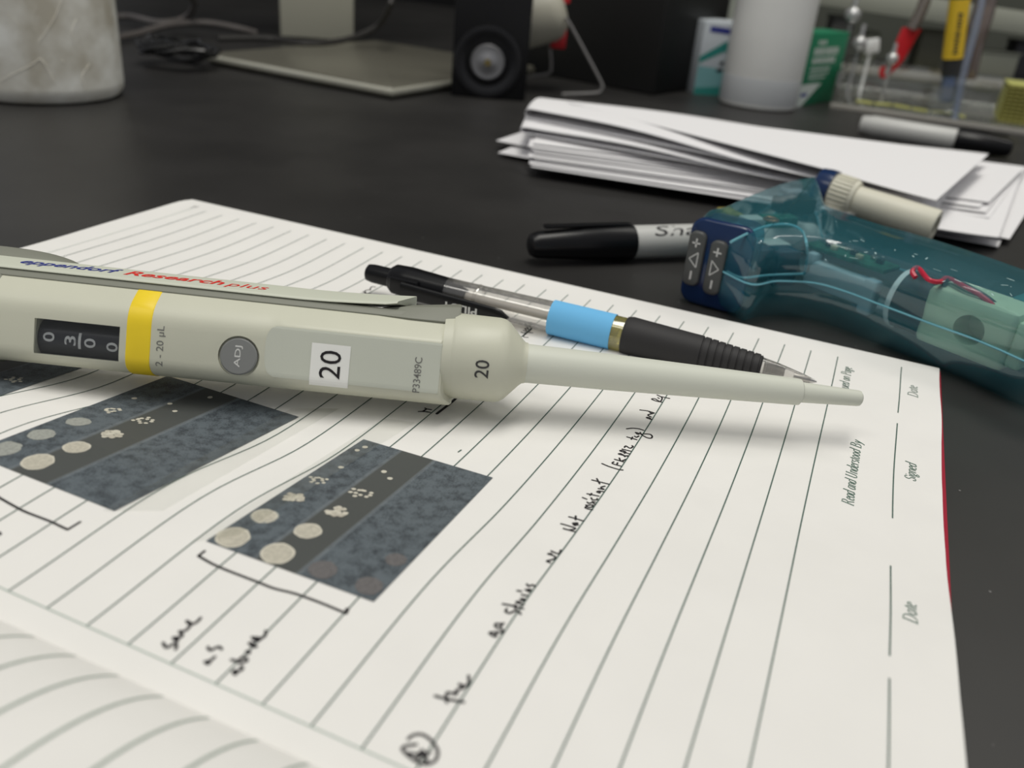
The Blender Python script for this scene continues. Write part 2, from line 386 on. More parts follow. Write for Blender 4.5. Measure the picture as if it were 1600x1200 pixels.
hw(755, 900, 11.43, [[(240, 1010), (110, 1020), (220, 1090), (240, 1005), (340, 1020), (360, 990), (330, 960)], [(330, 860), (220, 860), (230, 920), (300, 930), (330, 870), (365, 850)],
   [(420, 590), (400, 640), (470, 668), (560, 630), (630, 640), (665, 685)], [(350, 505), (540, 540), (710, 590)], [(575, 590), (570, 520)], [(720, 520), (600, 480), (610, 460), (650, 470)],
   [(670, 410), (700, 450), (750, 420), (690, 410), (740, 415)], [(690, 340), (790, 357)], [(610, 268), (680, 278)], [(755, 250), (830, 290), (800, 240), (850, 250)], [(780, 150), (810, 185), (890, 165), (925, 195)]], .46)
hw(845, 790, 12, [[(175, 1075), (110, 1045), (210, 1020), (270, 990), (250, 950), (130, 910), (200, 905)], [(195, 855), (290, 900), (350, 900), (375, 840)],
   [(650, 500), (410, 430), (520, 460), (650, 430), (380, 345)], [(600, 335), (640, 380), (690, 330), (600, 340), (700, 370)], [(530, 215), (660, 250), (800, 295)], [(655, 200), (650, 270)]], .44)
hw(905, 735, 16, [[(330, 990), (220, 970), (150, 940), (190, 900)], [(170, 870), (220, 930), (320, 920), (340, 870), (190, 880)], [(200, 800), (240, 830), (330, 810), (400, 860)], [(330, 785), (400, 797)], [(85, 685), (185, 725)],
   [(300, 690), (330, 740), (440, 740), (450, 710)], [(200, 590), (490, 650)], [(310, 580), (270, 630)], [(500, 570), (440, 540), (520, 520), (510, 580), (530, 530), (620, 540)], [(480, 460), (620, 480), (540, 430), (640, 400)],
   [(320, 245), (740, 350)], [(440, 210), (510, 340)]], .42)
hw(935, 660, 15, [[(85, 970), (250, 1040), (480, 1110), (570, 1120)], [(530, 1030), (330, 970), (360, 930)], [(430, 1000), (450, 950)], [(380, 870), (590, 930)], [(490, 840), (530, 910), (640, 870)],
   [(700, 800), (480, 750), (520, 735), (600, 780), (620, 810)], [(600, 790), (690, 785)], [(740, 745), (510, 675), (560, 660), (640, 700), (610, 730)], [(560, 630), (760, 680)], [(610, 590), (640, 555), (700, 590), (750, 610), (810, 570), (790, 550)],
   [(670, 345), (900, 410)], [(800, 350), (770, 400)], [(850, 330), (890, 352), (945, 325)], [(870, 245), (930, 285), (950, 260), (870, 240)], [(980, 240), (1010, 290), (1130, 360), (1230, 375), (1260, 330), (1200, 280), (1040, 275)], [(660, 155), (800, 140), (950, 155), (1060, 190)]], .42)
hw(1000, 600, 17.14, [[(310, 960), (170, 905), (240, 900), (300, 950)], [(300, 890), (210, 835), (320, 800), (380, 780)], [(250, 750), (320, 800)], [(380, 780), (200, 725), (0, 700)],
   [(580, 490), (430, 460), (310, 410), (400, 400), (540, 470), (590, 370), (460, 300)], [(480, 370), (510, 390)], [(590, 345), (690, 370), (790, 390)]], .42)
hw(0, 760, 11.43, [[(-200, 80), (0, 210), (290, 375), (450, 455), (600, 515), (900, 630), (1090, 720), (1210, 775)], [(1210, 775), (1430, 640)]], .5)
hw(200, 840, 3.636, [[(435, 78), (400, 105)], [(400, 105), (510, 165), (740, 255), (830, 290), (950, 320), (1090, 370), (1240, 432)], [(1240, 432), (1250, 405), (1238, 412)]], .5)
hw(0, 830, 1, [[(-4, 2), (0, 5)]], .7)
hw(600, 600, 10, [[(540, 435), (610, 432), (720, 445)], [(610, 430), (660, 395), (640, 380)], [(680, 395), (740, 405)]], .45)
hw(600, 600, 10, [[(825, 468), (1030, 310), (1110, 240), (1200, 150)]], .75)
hw(600, 600, 10, [[(1160, 1065), (1205, 1035)]], .35, RULE)
hw(540, 430, 20, [[(200, 690), (260, 700), (350, 640), (400, 640), (420, 680), (540, 670)], [(480, 570), (600, 580), (780, 590)], [(540, 520), (640, 560), (600, 500), (700, 460), (760, 470), (780, 410), (840, 360), (930, 380)]], .4)
hw(800, 490, 24, [[(350, 700), (420, 730), (530, 720)], [(600, 900), (420, 870), (540, 750), (700, 620), (740, 550)], [(420, 640), (550, 670), (480, 560), (620, 600), (500, 430), (700, 470), (860, 530)], [(600, 350), (700, 340)], [(740, 420), (860, 360)], [(640, 710), (780, 730)]], .4)
hw(280, 300, 16, [[(290, 395), (350, 385), (400, 350)], [(400, 390), (480, 365)]], .6, FAINT)
leaf = mb.build('right_page', nb, smooth=60, label='right page covered in green ruled lines and black handwriting')

# left page across the fold, rising towards the viewer
CZ = hp(CREASE, -100)
def hl(X):
    t = (X-CREASE); return CZ + 14.0*(1-math.exp(-t/13.5)) - .0002*t*t
mb = MB(); vs = []; nx = 40; ny = 30
for i in range(nx+1):
    for j in range(ny+1):
        t = i/nx; X = CREASE+215*(t**1.6); Y = PY0+(PY1-PY0)*j/ny
        vs.append((X, Y, hl(X)+hp(CREASE, Y)-CZ))
mb.add(vs, [[i*(ny+1)+j, (i+1)*(ny+1)+j, (i+1)*(ny+1)+j+1, i*(ny+1)+j+1] for i in range(nx) for j in range(ny)], PAPER)
def hl2(X, Y): return hl(X)+hp(CREASE, Y)-CZ
for k in range(0, 31):
    Y = -8.0*k+3.0
    mb.ribbon([(CREASE+.6+q*1.2, Y, hl2(CREASE+.6+q*1.2, Y)+.07) for q in range(140)], .5, mat('left_page_rule_ink', (0.30, 0.36, 0.31), .8, .1))
mb.build('left_page', nb, smooth=60, label='left page curving down into the fold')
mb = MB()
mb.box(((PX0+430)/2-1, (PY0+CVY)/2, -1.5), ((430-PX0)/2, 0, 0), (0, (CVY-PY0)/2, 0), (0, 0, .44), REDC, .3)
mb.build('cover', nb, label='red cover board')

# printed photographs of spotted culture plates, taped to the leaf
def photo_mat(name):
    m = bpy.data.materials.new(name); m.use_nodes = True; N, L = nodes(m); b = N['Principled BSDF']
    b.inputs['Roughness'].default_value = .55; b.inputs['Specular IOR Level'].default_value = .35
    uv = N.new('ShaderNodeUVMap'); sp = N.new('ShaderNodeSeparateXYZ'); L.new(uv.outputs[0], sp.inputs[0])
    tc = N.new('ShaderNodeTexCoord'); n1 = N.new('ShaderNodeTexNoise'); n1.inputs['Scale'].default_value = 2600; n1.inputs['Detail'].default_value = 4
    n2 = N.new('ShaderNodeTexNoise'); n2.inputs['Scale'].default_value = 420; n2.inputs['Detail'].default_value = 3
    L.new(tc.outputs['Object'], n1.inputs[0]); L.new(tc.outputs['Object'], n2.inputs[0])
    mu = N.new('ShaderNodeMath'); mu.operation = 'MULTIPLY_ADD'; mu.inputs[1].default_value = .8; L.new(n1.outputs[0], mu.inputs[0]); L.new(n2.outputs[0], mu.inputs[2])
    cr = N.new('ShaderNodeValToRGB'); cr.color_ramp.elements[0].position = .68; cr.color_ramp.elements[0].color = (.044, .053, .062, 1)
    cr.color_ramp.elements[1].position = 1.12; cr.color_ramp.elements[1].color = (.112, .134, .150, 1); L.new(mu.outputs[0], cr.inputs[0])
    def cmp(op, v, src):
        q = N.new('ShaderNodeMath'); q.operation = op; q.inputs[1].default_value = v; L.new(src, q.inputs[0]); return q.outputs[0]
    band = N.new('ShaderNodeMath'); band.operation = 'MULTIPLY'
    L.new(cmp('GREATER_THAN', .305, sp.outputs[0]), band.inputs[0]); L.new(cmp('LESS_THAN', .56, sp.outputs[0]), band.inputs[1])
    mx = N.new('ShaderNodeMix'); mx.data_type = 'RGBA'; L.new(band.outputs[0], mx.inputs[0]); L.new(cr.outputs[0], mx.inputs[6]); mx.inputs[7].default_value = (.072, .077, .074, 1)
    # faint pale boundary lines of the agar cuts
    ln = None
    for c in (.30, .565):
        s1 = N.new('ShaderNodeMath'); s1.operation = 'SUBTRACT'; s1.inputs[1].default_value = c; L.new(sp.outputs[0], s1.inputs[0])
        ab = N.new('ShaderNodeMath'); ab.operation = 'ABSOLUTE'; L.new(s1.outputs[0], ab.inputs[0]); l1 = cmp('LESS_THAN', .014, ab.outputs[0])
        if ln is None: ln = l1
        else:
            ad = N.new('ShaderNodeMath'); ad.operation = 'ADD'; L.new(ln, ad.inputs[0]); L.new(l1, ad.inputs[1]); ln = ad.outputs[0]
    md = N.new('ShaderNodeMath'); md.operation = 'MULTIPLY'; md.inputs[1].default_value = .35; L.new(ln, md.inputs[0])
    m2 = N.new('ShaderNodeMix'); m2.data_type = 'RGBA'; L.new(md.outputs[0], m2.inputs[0]); L.new(mx.outputs[2], m2.inputs[6]); m2.inputs[7].default_value = (.20, .225, .24, 1)
    L.new(m2.outputs[2], b.inputs['Base Color']); return m
PHM = photo_mat('plate_photo_print')
SPOT = mat('pale_colony_print', (0.50, 0.47, 0.39), 0.6, 0.3, noise=0.13, nscale=1500)
SPOTH = mat('colony_rim_print', (0.60, 0.57, 0.48), 0.6, 0.3)
SPOTB = mat('dim_brown_colony_print', (0.135, 0.128, 0.128), 0.6, 0.3, noise=.15, nscale=1500)
SPOTG = mat('dim_grey_colony_print', (0.33, 0.34, 0.31), 0.6, 0.3, noise=.15, nscale=1800)
def quad_px(Q, u, v):
    (x0, y0), (x1, y1), (x2, y2), (x3, y3) = Q
    dx1, dx2, dx3 = x1-x2, x3-x2, x0-x1+x2-x3; dy1, dy2, dy3 = y1-y2, y3-y2, y0-y1+y2-y3
    den = dx1*dy2-dx2*dy1; g = (dx3*dy2-dx2*dy3)/den; h = (dx1*dy3-dx3*dy1)/den
    a = x1-x0+g*x1; b_ = x3-x0+h*x3; d = y1-y0+g*y1; e = y3-y0+h*y3; w_ = g*u+h*v+1
    return ((a*u+b_*v+x0)/w_, (d*u+e*v+y0)/w_)
def photo(A, B, C_, D, spots, label):
    W = [page(*p)[:2] for p in (A, B, C_, D)]; mb = MB(); n = 16; vs = []
    for i in range(n+1):
        for j in range(n+1):
            u = i/n; v = j/n; vs.append(page(*quad_px((A, B, C_, D), u, v), .14))
    mb.add(vs, [[i*(n+1)+j, (i+1)*(n+1)+j, (i+1)*(n+1)+j+1, i*(n+1)+j+1] for i in range(n) for j in range(n)], PHM)
    nph = len(mb.v)
    rnd = random.Random(3)
    def disc(c, r, m, dz=.2, rag=0.03, seg=22):
        P = [surf(c+np.array([math.cos(2*math.pi*k/seg), math.sin(2*math.pi*k/seg), 0])*r*(1+rnd.uniform(-rag, rag)), dz) for k in range(seg)]
        mb.add(P, [list(range(seg))], m)
    for (x, y, r, kind) in spots:
        r *= .80
        c = page(x, y)*1.0; c = np.array([c[0], c[1], 0])
        if kind == 'o': disc(c, r, SPOTH, .19, .04); disc(c, r*.86, SPOT, .22, .03)
        elif kind == 'g': disc(c, r, SPOTG, .19, .06)
        elif kind == 'b': disc(c, r, SPOTB, .19, .05)
        elif kind == 'r':
            for k in range(26):
                a = rnd.uniform(0, 6.28); q = r*.85*math.sqrt(rnd.random()); disc(c+np.array([q*math.cos(a), q*math.sin(a), 0]), r*.24, SPOT if k % 2 else SPOTH, .2+.002*k, .1, 10)
        elif kind == 'c':
            for k in range(11):
                a = k*.57+rnd.uniform(-.2, .2); q = r*rnd.choice((.45, .85)); disc(c+np.array([q*math.cos(a), q*math.sin(a), 0]), r*.2, SPOTH, .2+.002*k, .1, 10)
        else: disc(c, r, SPOTH, .2, .08, 10)
    o = mb.build('taped_photograph', nb, smooth=0, label=label)
    uvl = o.data.uv_layers.new(name='UVMap')
    Wm = np.array([W[0], W[1], W[3]])
    for lp in o.data.loops:
        vi = lp.vertex_index
        if vi < nph: i, j = divmod(vi, n+1); uvl.data[lp.index].uv = (i/n, j/n)
    return o
K = lambda x0, y0, s, L_: [(x0+a/s, y0+b_/s, r, k) for a, b_, r, k in L_]
photo((568, 687), (770, 747), (584, 941), (322, 846), K(300, 660, 3.2, [(205, 578, 3.7, 'o'), (362, 472, 3.1, 'g'), (362, 472, 2.9, 'o'), (510, 380, 2.8, 'r'), (630, 290, 2.6, 'c'), (745, 228, .75, 's'), (825, 143, .7, 's'), (865, 127, .8, 's'),
   (428, 658, 3.7, 'o'), (580, 545, 3.15, 'o'), (715, 447, 3.1, 'r'), (845, 355, 3.0, 'c'), (960, 250, .8, 's'), (990, 284, .75, 's'), (655, 740, 3.0, 'b'), (885, 820, 2.9, 'b'), (1020, 690, 2.4, 'b')]), 'dark print of colony spots, nearer the pen writing "same as above"')
photo((262, 588), (467, 652), (179, 799), (-50, 708), K(0, 560, 3.2, [(190, 520, 3.7, 'o'), (383, 447, 3.2, 'o'), (562, 382, 3.1, 'r'), (715, 312, 2.9, 'c'), (850, 230, .75, 's'), (875, 267, .75, 's'), (30, 455, 3.5, 'g'), (210, 383, 3.2, 'g'),
   (393, 320, 3.1, 'g'), (555, 262, 2.7, 'c'), (672, 203, .8, 's'), (1050, 198, .8, 's')]), 'dark print of colony spots half under the pipette')
photo((62, 520), (150, 568), (-75, 645), (-190, 590), K(0, 560, 3.2, [(75, 110, 2.6, 'c')]), 'dark print under the upper pipette body')
# clear tape over the edges of the prints
TAPE = clear('clear_tape', (0.955, 0.96, 0.955), .1, .02, (.75, .78, .78), .3, .5)
def tape(q, dz=.3):
    mb = MB(); n = 12; vs = []
    for i in range(n+1):
        for j in range(n+1):
            u = i/n; v = j/n; vs.append(page(*quad_px(q, u, v), dz))
    mb.add(vs, [[i*(n+1)+j, (i+1)*(n+1)+j, (i+1)*(n+1)+j+1, i*(n+1)+j+1] for i in range(n) for j in range(n)], TAPE); mb.build('tape_strip', nb, smooth=60)
tape([(455, 640), (530, 640), (255, 800), (160, 800)])
tape([(600, 655), (648, 662), (372, 838), (296, 850)], .33)

# ------------------------------------------------------------------ pipette
pA = at(750, 559, 15.0); pT = at(1338, 621, 12.0)
sv = nrm(pT-pA)
nv = CP-pA; nv = nrm(nv - sv*(nv @ sv)); bv = np.cross(nv, sv)
if bv[2] < 0: bv = -bv
def PP(s, b_, n): return pA + sv*s + bv*b_ + nv*n
def s_at(px, py, n=8.0):
    p = atp(px, py, pA+nv*n, nv); return float((p-pA) @ sv), float((p-pA) @ bv)
# body cross-section (b, n)
BODY = [(7.6, 4.2), (2.6, 9.6), (-10.4, 8.4), (-12.2, 3.5), (-11.6, -5.0), (-4, -11), (6, -10.5), (9.2, -5)]
def roundpoly(P, R, seg=6):
    out = []; n = len(P)
    for i in range(n):
        a, b_, c = [np.array(P[k % n], float) for k in (i-1, i, i+1)]
        d1 = a-b_; d2 = c-b_; l1 = np.linalg.norm(d1); l2 = np.linalg.norm(d2); r = min(R[i], l1*.48, l2*.48)
        p0 = b_+d1/l1*r; p2 = b_+d2/l2*r
        for k in range(seg): t = k/(seg-1); out.append((1-t)**2*p0+2*t*(1-t)*b_+t*t*p2)
    return out
lowest = min((bv*q[0]+nv*q[1])[2] for q in BODY)
pt = thing('pipette', pA+sv*-40, 'cream single-channel micropipette with a yellow ring lying across the open notebook', 'pipette')
def bsec(s, R, k=1.0, cut=0.0):
    return [PP(s - (max(0, p[1]-3)*cut), p[0]*k, p[1]*k) for p in roundpoly(BODY, R)]
Rr = [1.2, 6.5, 5.5, 4, 5, 6, 5, 3]; Rg = [1.2, .9, 2.0, 3, 4, 6, 5, 3]
s0 = s_at(6, 480)[0]; sg0 = s_at(400, 570)[0]; sg1 = s_at(440, 575)[0]; sE = s_at(712, 560, 3)[0]
mix = lambda t: [a*(1-t)+b_*t for a, b_ in zip(Rr, Rg)]
mb = MB()
secs = [bsec(s0-40, Rr), bsec(s0-20, Rr), bsec(s0, Rr)]
for k in range(1, 9): secs.append(bsec(s0+(sg0-s0)*k/8, Rr))
for k in range(1, 6): secs.append(bsec(sg0+(sg1-sg0)*k/5, mix(k/5)))
for k in range(1, 7): secs.append(bsec(sg1+(sE-2-sg1)*k/6, Rg, 1, .42*(k/6)**8))
secs.append(bsec(sE-.6, Rg, .995, .46)); secs.append(bsec(sE, Rg, .955, .48))
mb.loft(secs, CREAM)
body = mb.build('body', pt)
# recess for the counter window, cut by a box; shallow seat for the button
def apply_cut(o, cutters):
    for c in cutters:
        md = o.modifiers.new('cut', 'BOOLEAN'); md.object = c; md.operation = 'DIFFERENCE'; md.solver = 'EXACT'
    dg = bpy.context.evaluated_depsgraph_get(); me = bpy.data.meshes.new_from_object(o.evaluated_get(dg)); o.modifiers.clear(); o.data = me
    for p in me.polygons: p.use_smooth = True
    me.set_sharp_from_angle(angle=math.radians(35))
    for c in cutters: bpy.data.objects.remove(c)
def on_face(px, py):
    """point on the front of the body seen at this pixel: solve n from the section"""
    n = 9.0
    for _ in range(8):
        s, b_ = s_at(px, py, n)
        R = Rr if s < sg0 else Rg
        poly = roundpoly(BODY, R); cand = []
        for i in range(len(poly)):
            a = poly[i]; c = poly[(i+1) % len(poly)]
            if (a[0]-b_)*(c[0]-b_) <= 0 and abs(a[0]-c[0]) > 1e-9:
                t = (b_-a[0])/(c[0]-a[0]); cand.append(a[1]+(c[1]-a[1])*t)
        if cand: n = n*.3+.7*max(cand)
    return s, b_, n
def nface(b_, R):
    poly = roundpoly(BODY, R); cand = []
    for i in range(len(poly)):
        a = poly[i]; c = poly[(i+1) % len(poly)]
        if (a[0]-b_)*(c[0]-b_) <= 0 and abs(a[0]-c[0]) > 1e-9:
            t = (b_-a[0])/(c[0]-a[0]); cand.append(a[1]+(c[1]-a[1])*t)
    return max(cand) if cand else 5.0
wTL = on_face(52, 497); wBR = on_face(186, 566); wTR = on_face(187, 510); wBL = on_face(55, 551)
ws0 = (wTL[0]+wBL[0])/2; ws1 = (wTR[0]+wBR[0])/2; wb1 = (wTL[1]+wTR[1])/2; wb0 = (wBL[1]+wBR[1])/2
c1 = MB(); c1.box(PP((ws0+ws1)/2, (wb0+wb1)/2, 9), sv*(ws1-ws0)/2, bv*(wb1-wb0)/2, nv*5.2, DRUM, 0); c1 = c1.build('cutter', smooth=0)
ja = on_face(373, 557); jr = 29/FPX*depth(PP(*ja))
jn = nv*1.0
c2 = MB(); c2.lathe(PP(ja[0], ja[1], ja[2]-.8), jn, [(0, jr+.45), (6, jr+.45)], DRUM, 40); c2 = c2.build('cutter', smooth=0)
apply_cut(body, [c1, c2])
# counter: floor, drums, digits, pane
wd = thing_parent = None
mb = MB(); mb.box(PP((ws0+ws1)/2, (wb0+wb1)/2, 4.4), sv*((ws1-ws0)/2+.2), bv*((wb1-wb0)/2+.2), nv*.5, DRUM, 0)
mb.lathe(PP(ws0+.1, (wb0+wb1)/2, 3.2), sv, [(0, 4.2), (ws1-ws0-.2, 4.2)], DRUM, 48, up=nv)
counter = mb.build('volume_counter', pt, label='black number drums behind the display window')
mb = MB(); W_ = ws1-ws0; bc = (wb0+wb1)/2
def drum_pt(ds, db):      # wrap lettering on the drum
    a = db/4.24; return PP(ds, bc+4.28*math.sin(a), 3.2+4.28*math.cos(a))
def drum_text(t, ds, w_, h_, db=0.0):
    v, f = text_tris(t, 0.012)
    mb.add([drum_pt(ds - (y-.5)*h_, db+(x-.5)*w_) for x, y in v], f, LETTERW)
for t, px_, off in (('0', 76, 0), ('3', 110, -.35), ('0', 141, -.5), ('0', 176, -.9)):
    drum_text(t, s_at(px_, 530, 7.4)[0], 2.15, 2.55, off)
sl = s_at(124.5, 530, 7.4)[0]
for q_ in range(10):
    y0_ = -2.1+.37*q_; mb.add([drum_pt(sl+a, b_) for a, b_ in ((-.3, y0_), (.3, y0_), (.3, y0_+.37), (-.3, y0_+.37))], [[0, 1, 2, 3]], LETTERW)
mb.build('drum_digits', counter, smooth=0)
mb = MB(); mb.box(PP((ws0+ws1)/2, bc, 8.0), sv*(W_/2-.02), bv*((wb1-wb0)/2-.02), nv*.18, PANE, 0); mb.build('window_pane', counter, smooth=0)
# yellow ring: a band wrapped on the body
def wrap(px0, px1, m, name, k=1.012, full=True):
    a = s_at(*px0)[0]; c = s_at(*px1)[0]; mb = MB()
    mb.loft([bsec(a, Rr, 1.0), bsec(a+.15, Rr, k), bsec(c-.15, Rr, k), bsec(c, Rr, 1.0)], m, (False, False)); return mb.build(name, pt)
wrap((200, 525), (238, 530), YEL, 'yellow_ring')
# rail, strip and the block at its end
RAIL = [(9.3, 3.2), (7.5, 4.6), (6.4, 3.0), (6.8, -8), (9.2, -9)]
mb = MB(); Q = lambda P, s, R=(.4,)*8, db=0.0: [PP(s, p[0]+db, p[1]) for p in roundpoly(P, R, 4)]
mb.loft([Q(RAIL, s0-40), Q(RAIL, s0), Q(RAIL, s_at(500, 490, 4)[0]), Q(RAIL, s_at(640, 500, 4)[0])], GREYR)
BLK = [(12.5, -4), (11.5, 2.2), (7.4, 5.2), (5.6, 3.0), (5.6, -8), (11.0, -9)]
sb0 = s_at(596, 480, 4)[0]
mb.loft([[PP(sb0, 7.6+(p[0]-7.6)*.45, p[1]*.9) for p in roundpoly(BLK, (.5,)*6, 4)], [PP(s_at(640, 490, 4)[0], 7.4+(p[0]-7.4)*.72, p[1]) for p in roundpoly(BLK, (.5,)*6, 4)], Q(BLK, sE-.4), Q([(a*.985, b_*.97) for a, b_ in BLK], sE+.1)], GREYR)
mb.build('rail', pt, label='grey rail under the lettered strip')
STRIP = [(12.2, -6.5), (12.4, -5), (9.75, 3.6), (9.1, 3.9), (9.0, -8)]
mb = MB(); st = []; sS = s_at(646, 478, 3)[0]
for s in [s0-40, s0-2] + [s0+(sS-s0)*k/14 for k in range(0, 15)]:
    t = max(0, (s-s0)/(sS-s0)); dip = 1.5*max(0, (t-.72)/.28)**1.4; thin = 1-.15*max(0, (t-.7)/.3)
    st.append([PP(s-(0 if t < .99 else max(0, p[1]+3)*.55), 9.0+(p[0]-9.0)*thin+dip, p[1]) for p in roundpoly(STRIP, (.8, 1, .5, .3, .5), 4)])
mb.loft(st, CREAM2)
strip = mb.build('lettered_strip', pt)
# lettering on the strip: lies on its sloped top plane
tA = np.array([12.4, -5.0]); tB = np.array([9.75, 3.6]); tdir = (tA-tB)/np.linalg.norm(tA-tB); tn = np.array([-tdir[1], tdir[0]])
if tn @ np.array([1, .4]) < 0: tn = -tn
def strip_pt(s, q, lift=.06):
    t = (s-s0)/(sS-s0); dip = 0
    p = tB+tdir*q+tn*lift; return PP(s, p[0]+dip, p[1])
def strip_text(t, pxa, pxb, q0, q1, m, bold=0.0, shear=.25):
    v, f = text_tris(t, bold, shear); a = s_at(*pxa, 0)[0]; c = s_at(*pxb, 0)[0]
    mb.add([strip_pt(a+(c-a)*x, q0+(q1-q0)*y) for x, y in v], f, m)
mb = MB(); strip_text('eppendorf', (31, 412), (184, 433), 2.0, 7.2, BLUEINK, .022)
strip_text('Research', (194, 433), (348, 452), 2.9, 7.0, REDINK, .022)
strip_text('plus', (352, 453), (418, 460), 1.6, 6.4, REDINK, 0)
mb.build('lettering', strip, smooth=0, label='blue and red lettering')
# control button
mb = MB(); mb.lathe(PP(ja[0], ja[1], ja[2]-.9), nv, [(0, jr), (1.0, jr), (1.25, jr-.3)], ADJ, 40)
btn = mb.build('adjustment_button', pt)
mb = MB()
def face_text(mb, t, c, w_, h_, m, n, bold=0.0, R=Rr, shear=0.0):
    """turned a quarter turn: reads along +b, tops towards the rear"""
    v, f = text_tris(t, bold, shear); P = []
    for x, y in v:
        s = c[0]-(y-.5)*h_; b_ = c[1]+(x-.5)*w_; P.append(PP(s, b_, n if n is not None else nface(b_, R)+.06))
    mb.add(P, f, m)
def pxmm(px, py): return FPX/depth(PP(*on_face(px, py)))
k_ = pxmm(373, 557)
face_text(mb, 'ADJ', (ja[0], ja[1]), 34/k_, 12/k_, LETTERW, ja[2]+.40, .01)
mb.build('button_lettering', btn, smooth=0)
mb = MB(); c = on_face(251, 541); face_text(mb, '2 - 20 µL', c, 63/k_, 13.5/k_, MIDINK, None, .005, Rr); mb.build('range_lettering', pt, smooth=0, label='grey lettering of the volume range')
# grip panel
mb = MB(); g0 = s_at(413, 575)[0]; g1 = s_at(688, 590, 8.5)[0]; nf = lambda b_: nface(b_, Rg)
out = []
for s, b_ in catmull([(g0+1.6, 2.3), (g0+.4, .6), (g0, -3.5), (g0+.3, -7.6), (g0+1.8, -9.3)], 6)+[(g1-.3, -9.3), (g1-.3, 2.3)]: out.append((s, b_))
for k in range(24):
    ba = -9.3+11.6*k/24; bb = -9.3+11.6*(k+1)/24
    def left(b_):
        y = abs((b_+3.5)/5.85); return g0+2.6*(1-math.sqrt(max(0, 1-min(1, y)**3.2)))
    mb.add([PP(left(ba), ba, nf(ba)+.05), PP(g1-.25, ba, nf(ba)+.05), PP(g1-.25, bb, nf(bb)+.05), PP(left(bb), bb, nf(bb)+.05)], [[0, 1, 2, 3]], PANEL)
panel = mb.build('grip_panel', pt, smooth=0)
mb = MB(); c = on_face(652, 586); face_text(mb, 'P33489C', (c[0], c[1]), 56/k_, 11.5/k_, MIDINK, None, .004, Rg); 
o = mb.build('serial_lettering', panel, smooth=0)
for v in o.data.vertices: v.co += Vector(nv*.06*MM)
mb = MB(); q = [on_face(487, 535), on_face(547, 541), on_face(545, 607), on_face(484, 601)]
sa0 = (q[0][0]+q[3][0])/2; sa1 = (q[1][0]+q[2][0])/2; bt0 = (q[0][1]+q[1][1])/2; bt1 = (q[2][1]+q[3][1])/2
for k in range(16):
    ba = bt1+(bt0-bt1)*k/16; bb = bt1+(bt0-bt1)*(k+1)/16
    mb.add([PP(sa0, ba, nf(ba)+.14), PP(sa1, ba, nf(ba)+.14), PP(sa1, bb, nf(bb)+.14), PP(sa0, bb, nf(bb)+.14)], [[0, 1, 2, 3]], WHITE)
sticker = mb.build('paper_sticker', pt, smooth=0, label='white paper sticker printed 20')
mb = MB(); c = on_face(516, 570); face_text(mb, '20', (c[0], c[1]), 44/k_, 33/k_, INK, None, .0, Rg)
o = mb.build('sticker_number', sticker, smooth=0)
for v in o.data.vertices: v.co += Vector(nv*.16*MM)
# end ring, collar, cone, tip
def cyl_s(px, r_px=None): return s_at(px, 560, 0)[0]
sa = sE-3.2; sc0 = cyl_s(705); sc1 = cyl_s(786); sc2 = cyl_s(822); sc3 = s_at(1252, 611, 0)[0]; sc4 = s_at(1346, 621, 0)[0]
k2 = FPX/depth(pA)
mb = MB(); mb.lathe(PP(sa, -.3, 0), sv, [(0, 9.6), (2.6, 9.9), (3.2, 9.5)], CREAM, 56); mb.build('end_ring', pt)
rc = 66.5/k2
mb = MB(); mb.lathe(PP(sE-1, -.1, 0), sv, [(0, rc-.35), (.9, rc), (sc1-sE-.5, rc*.995), (sc1-sE+.9, rc*.97), (sc1-sE+2.0, rc*.90), (sc2-sE-.2, 5.6), (sc2-sE+.5, 5.0), (sc2-sE+1.1, 4.9)], CREAM, 64)
collar = mb.build('collar', pt)
mb = MB(); v, f = text_tris('20', .004); cs, cb = s_at(753, 577, rc)
P = []
for x, y in v:
    s = cs-(y-.5)*21/k2; b_ = cb+(x-.5)*27/k2; P.append(PP(s, b_, math.sqrt(max(0, (rc+.07)**2-(b_+.1)**2))))
mb.add(P, f, DKINK); mb.build('collar_number', collar, smooth=0)
cax = lambda s: 0.0
mb = MB(); Lc = sc3-sc2
k3 = FPX/depth(PP(sc3, 0, 0)); r0 = 4.75; r1 = 21/k3
mb.lathe(PP(sc2-.2, -.15, 0), sv, [(0, r0), (1, r0-.05), (Lc*.3, r0*.7+r1*.3+.12), (Lc*.7, r0*.3+r1*.7+.06), (Lc-1.2, r1), (Lc-.35, r1-.08), (Lc, r1-.5)], CONE, 48)
mb.build('shaft', pt)
mb = MB(); Lt = sc4-sc3; r2 = 16.3/k3; r3 = 12.6/k3
mb.lathe(PP(sc3-.4, -.15, 0), sv, [(0, r2), (Lt-.6, r3), (Lt, r3-.15), (Lt+.35, r3-.6)], CONE, 36); mb.build('tip_cone', pt)
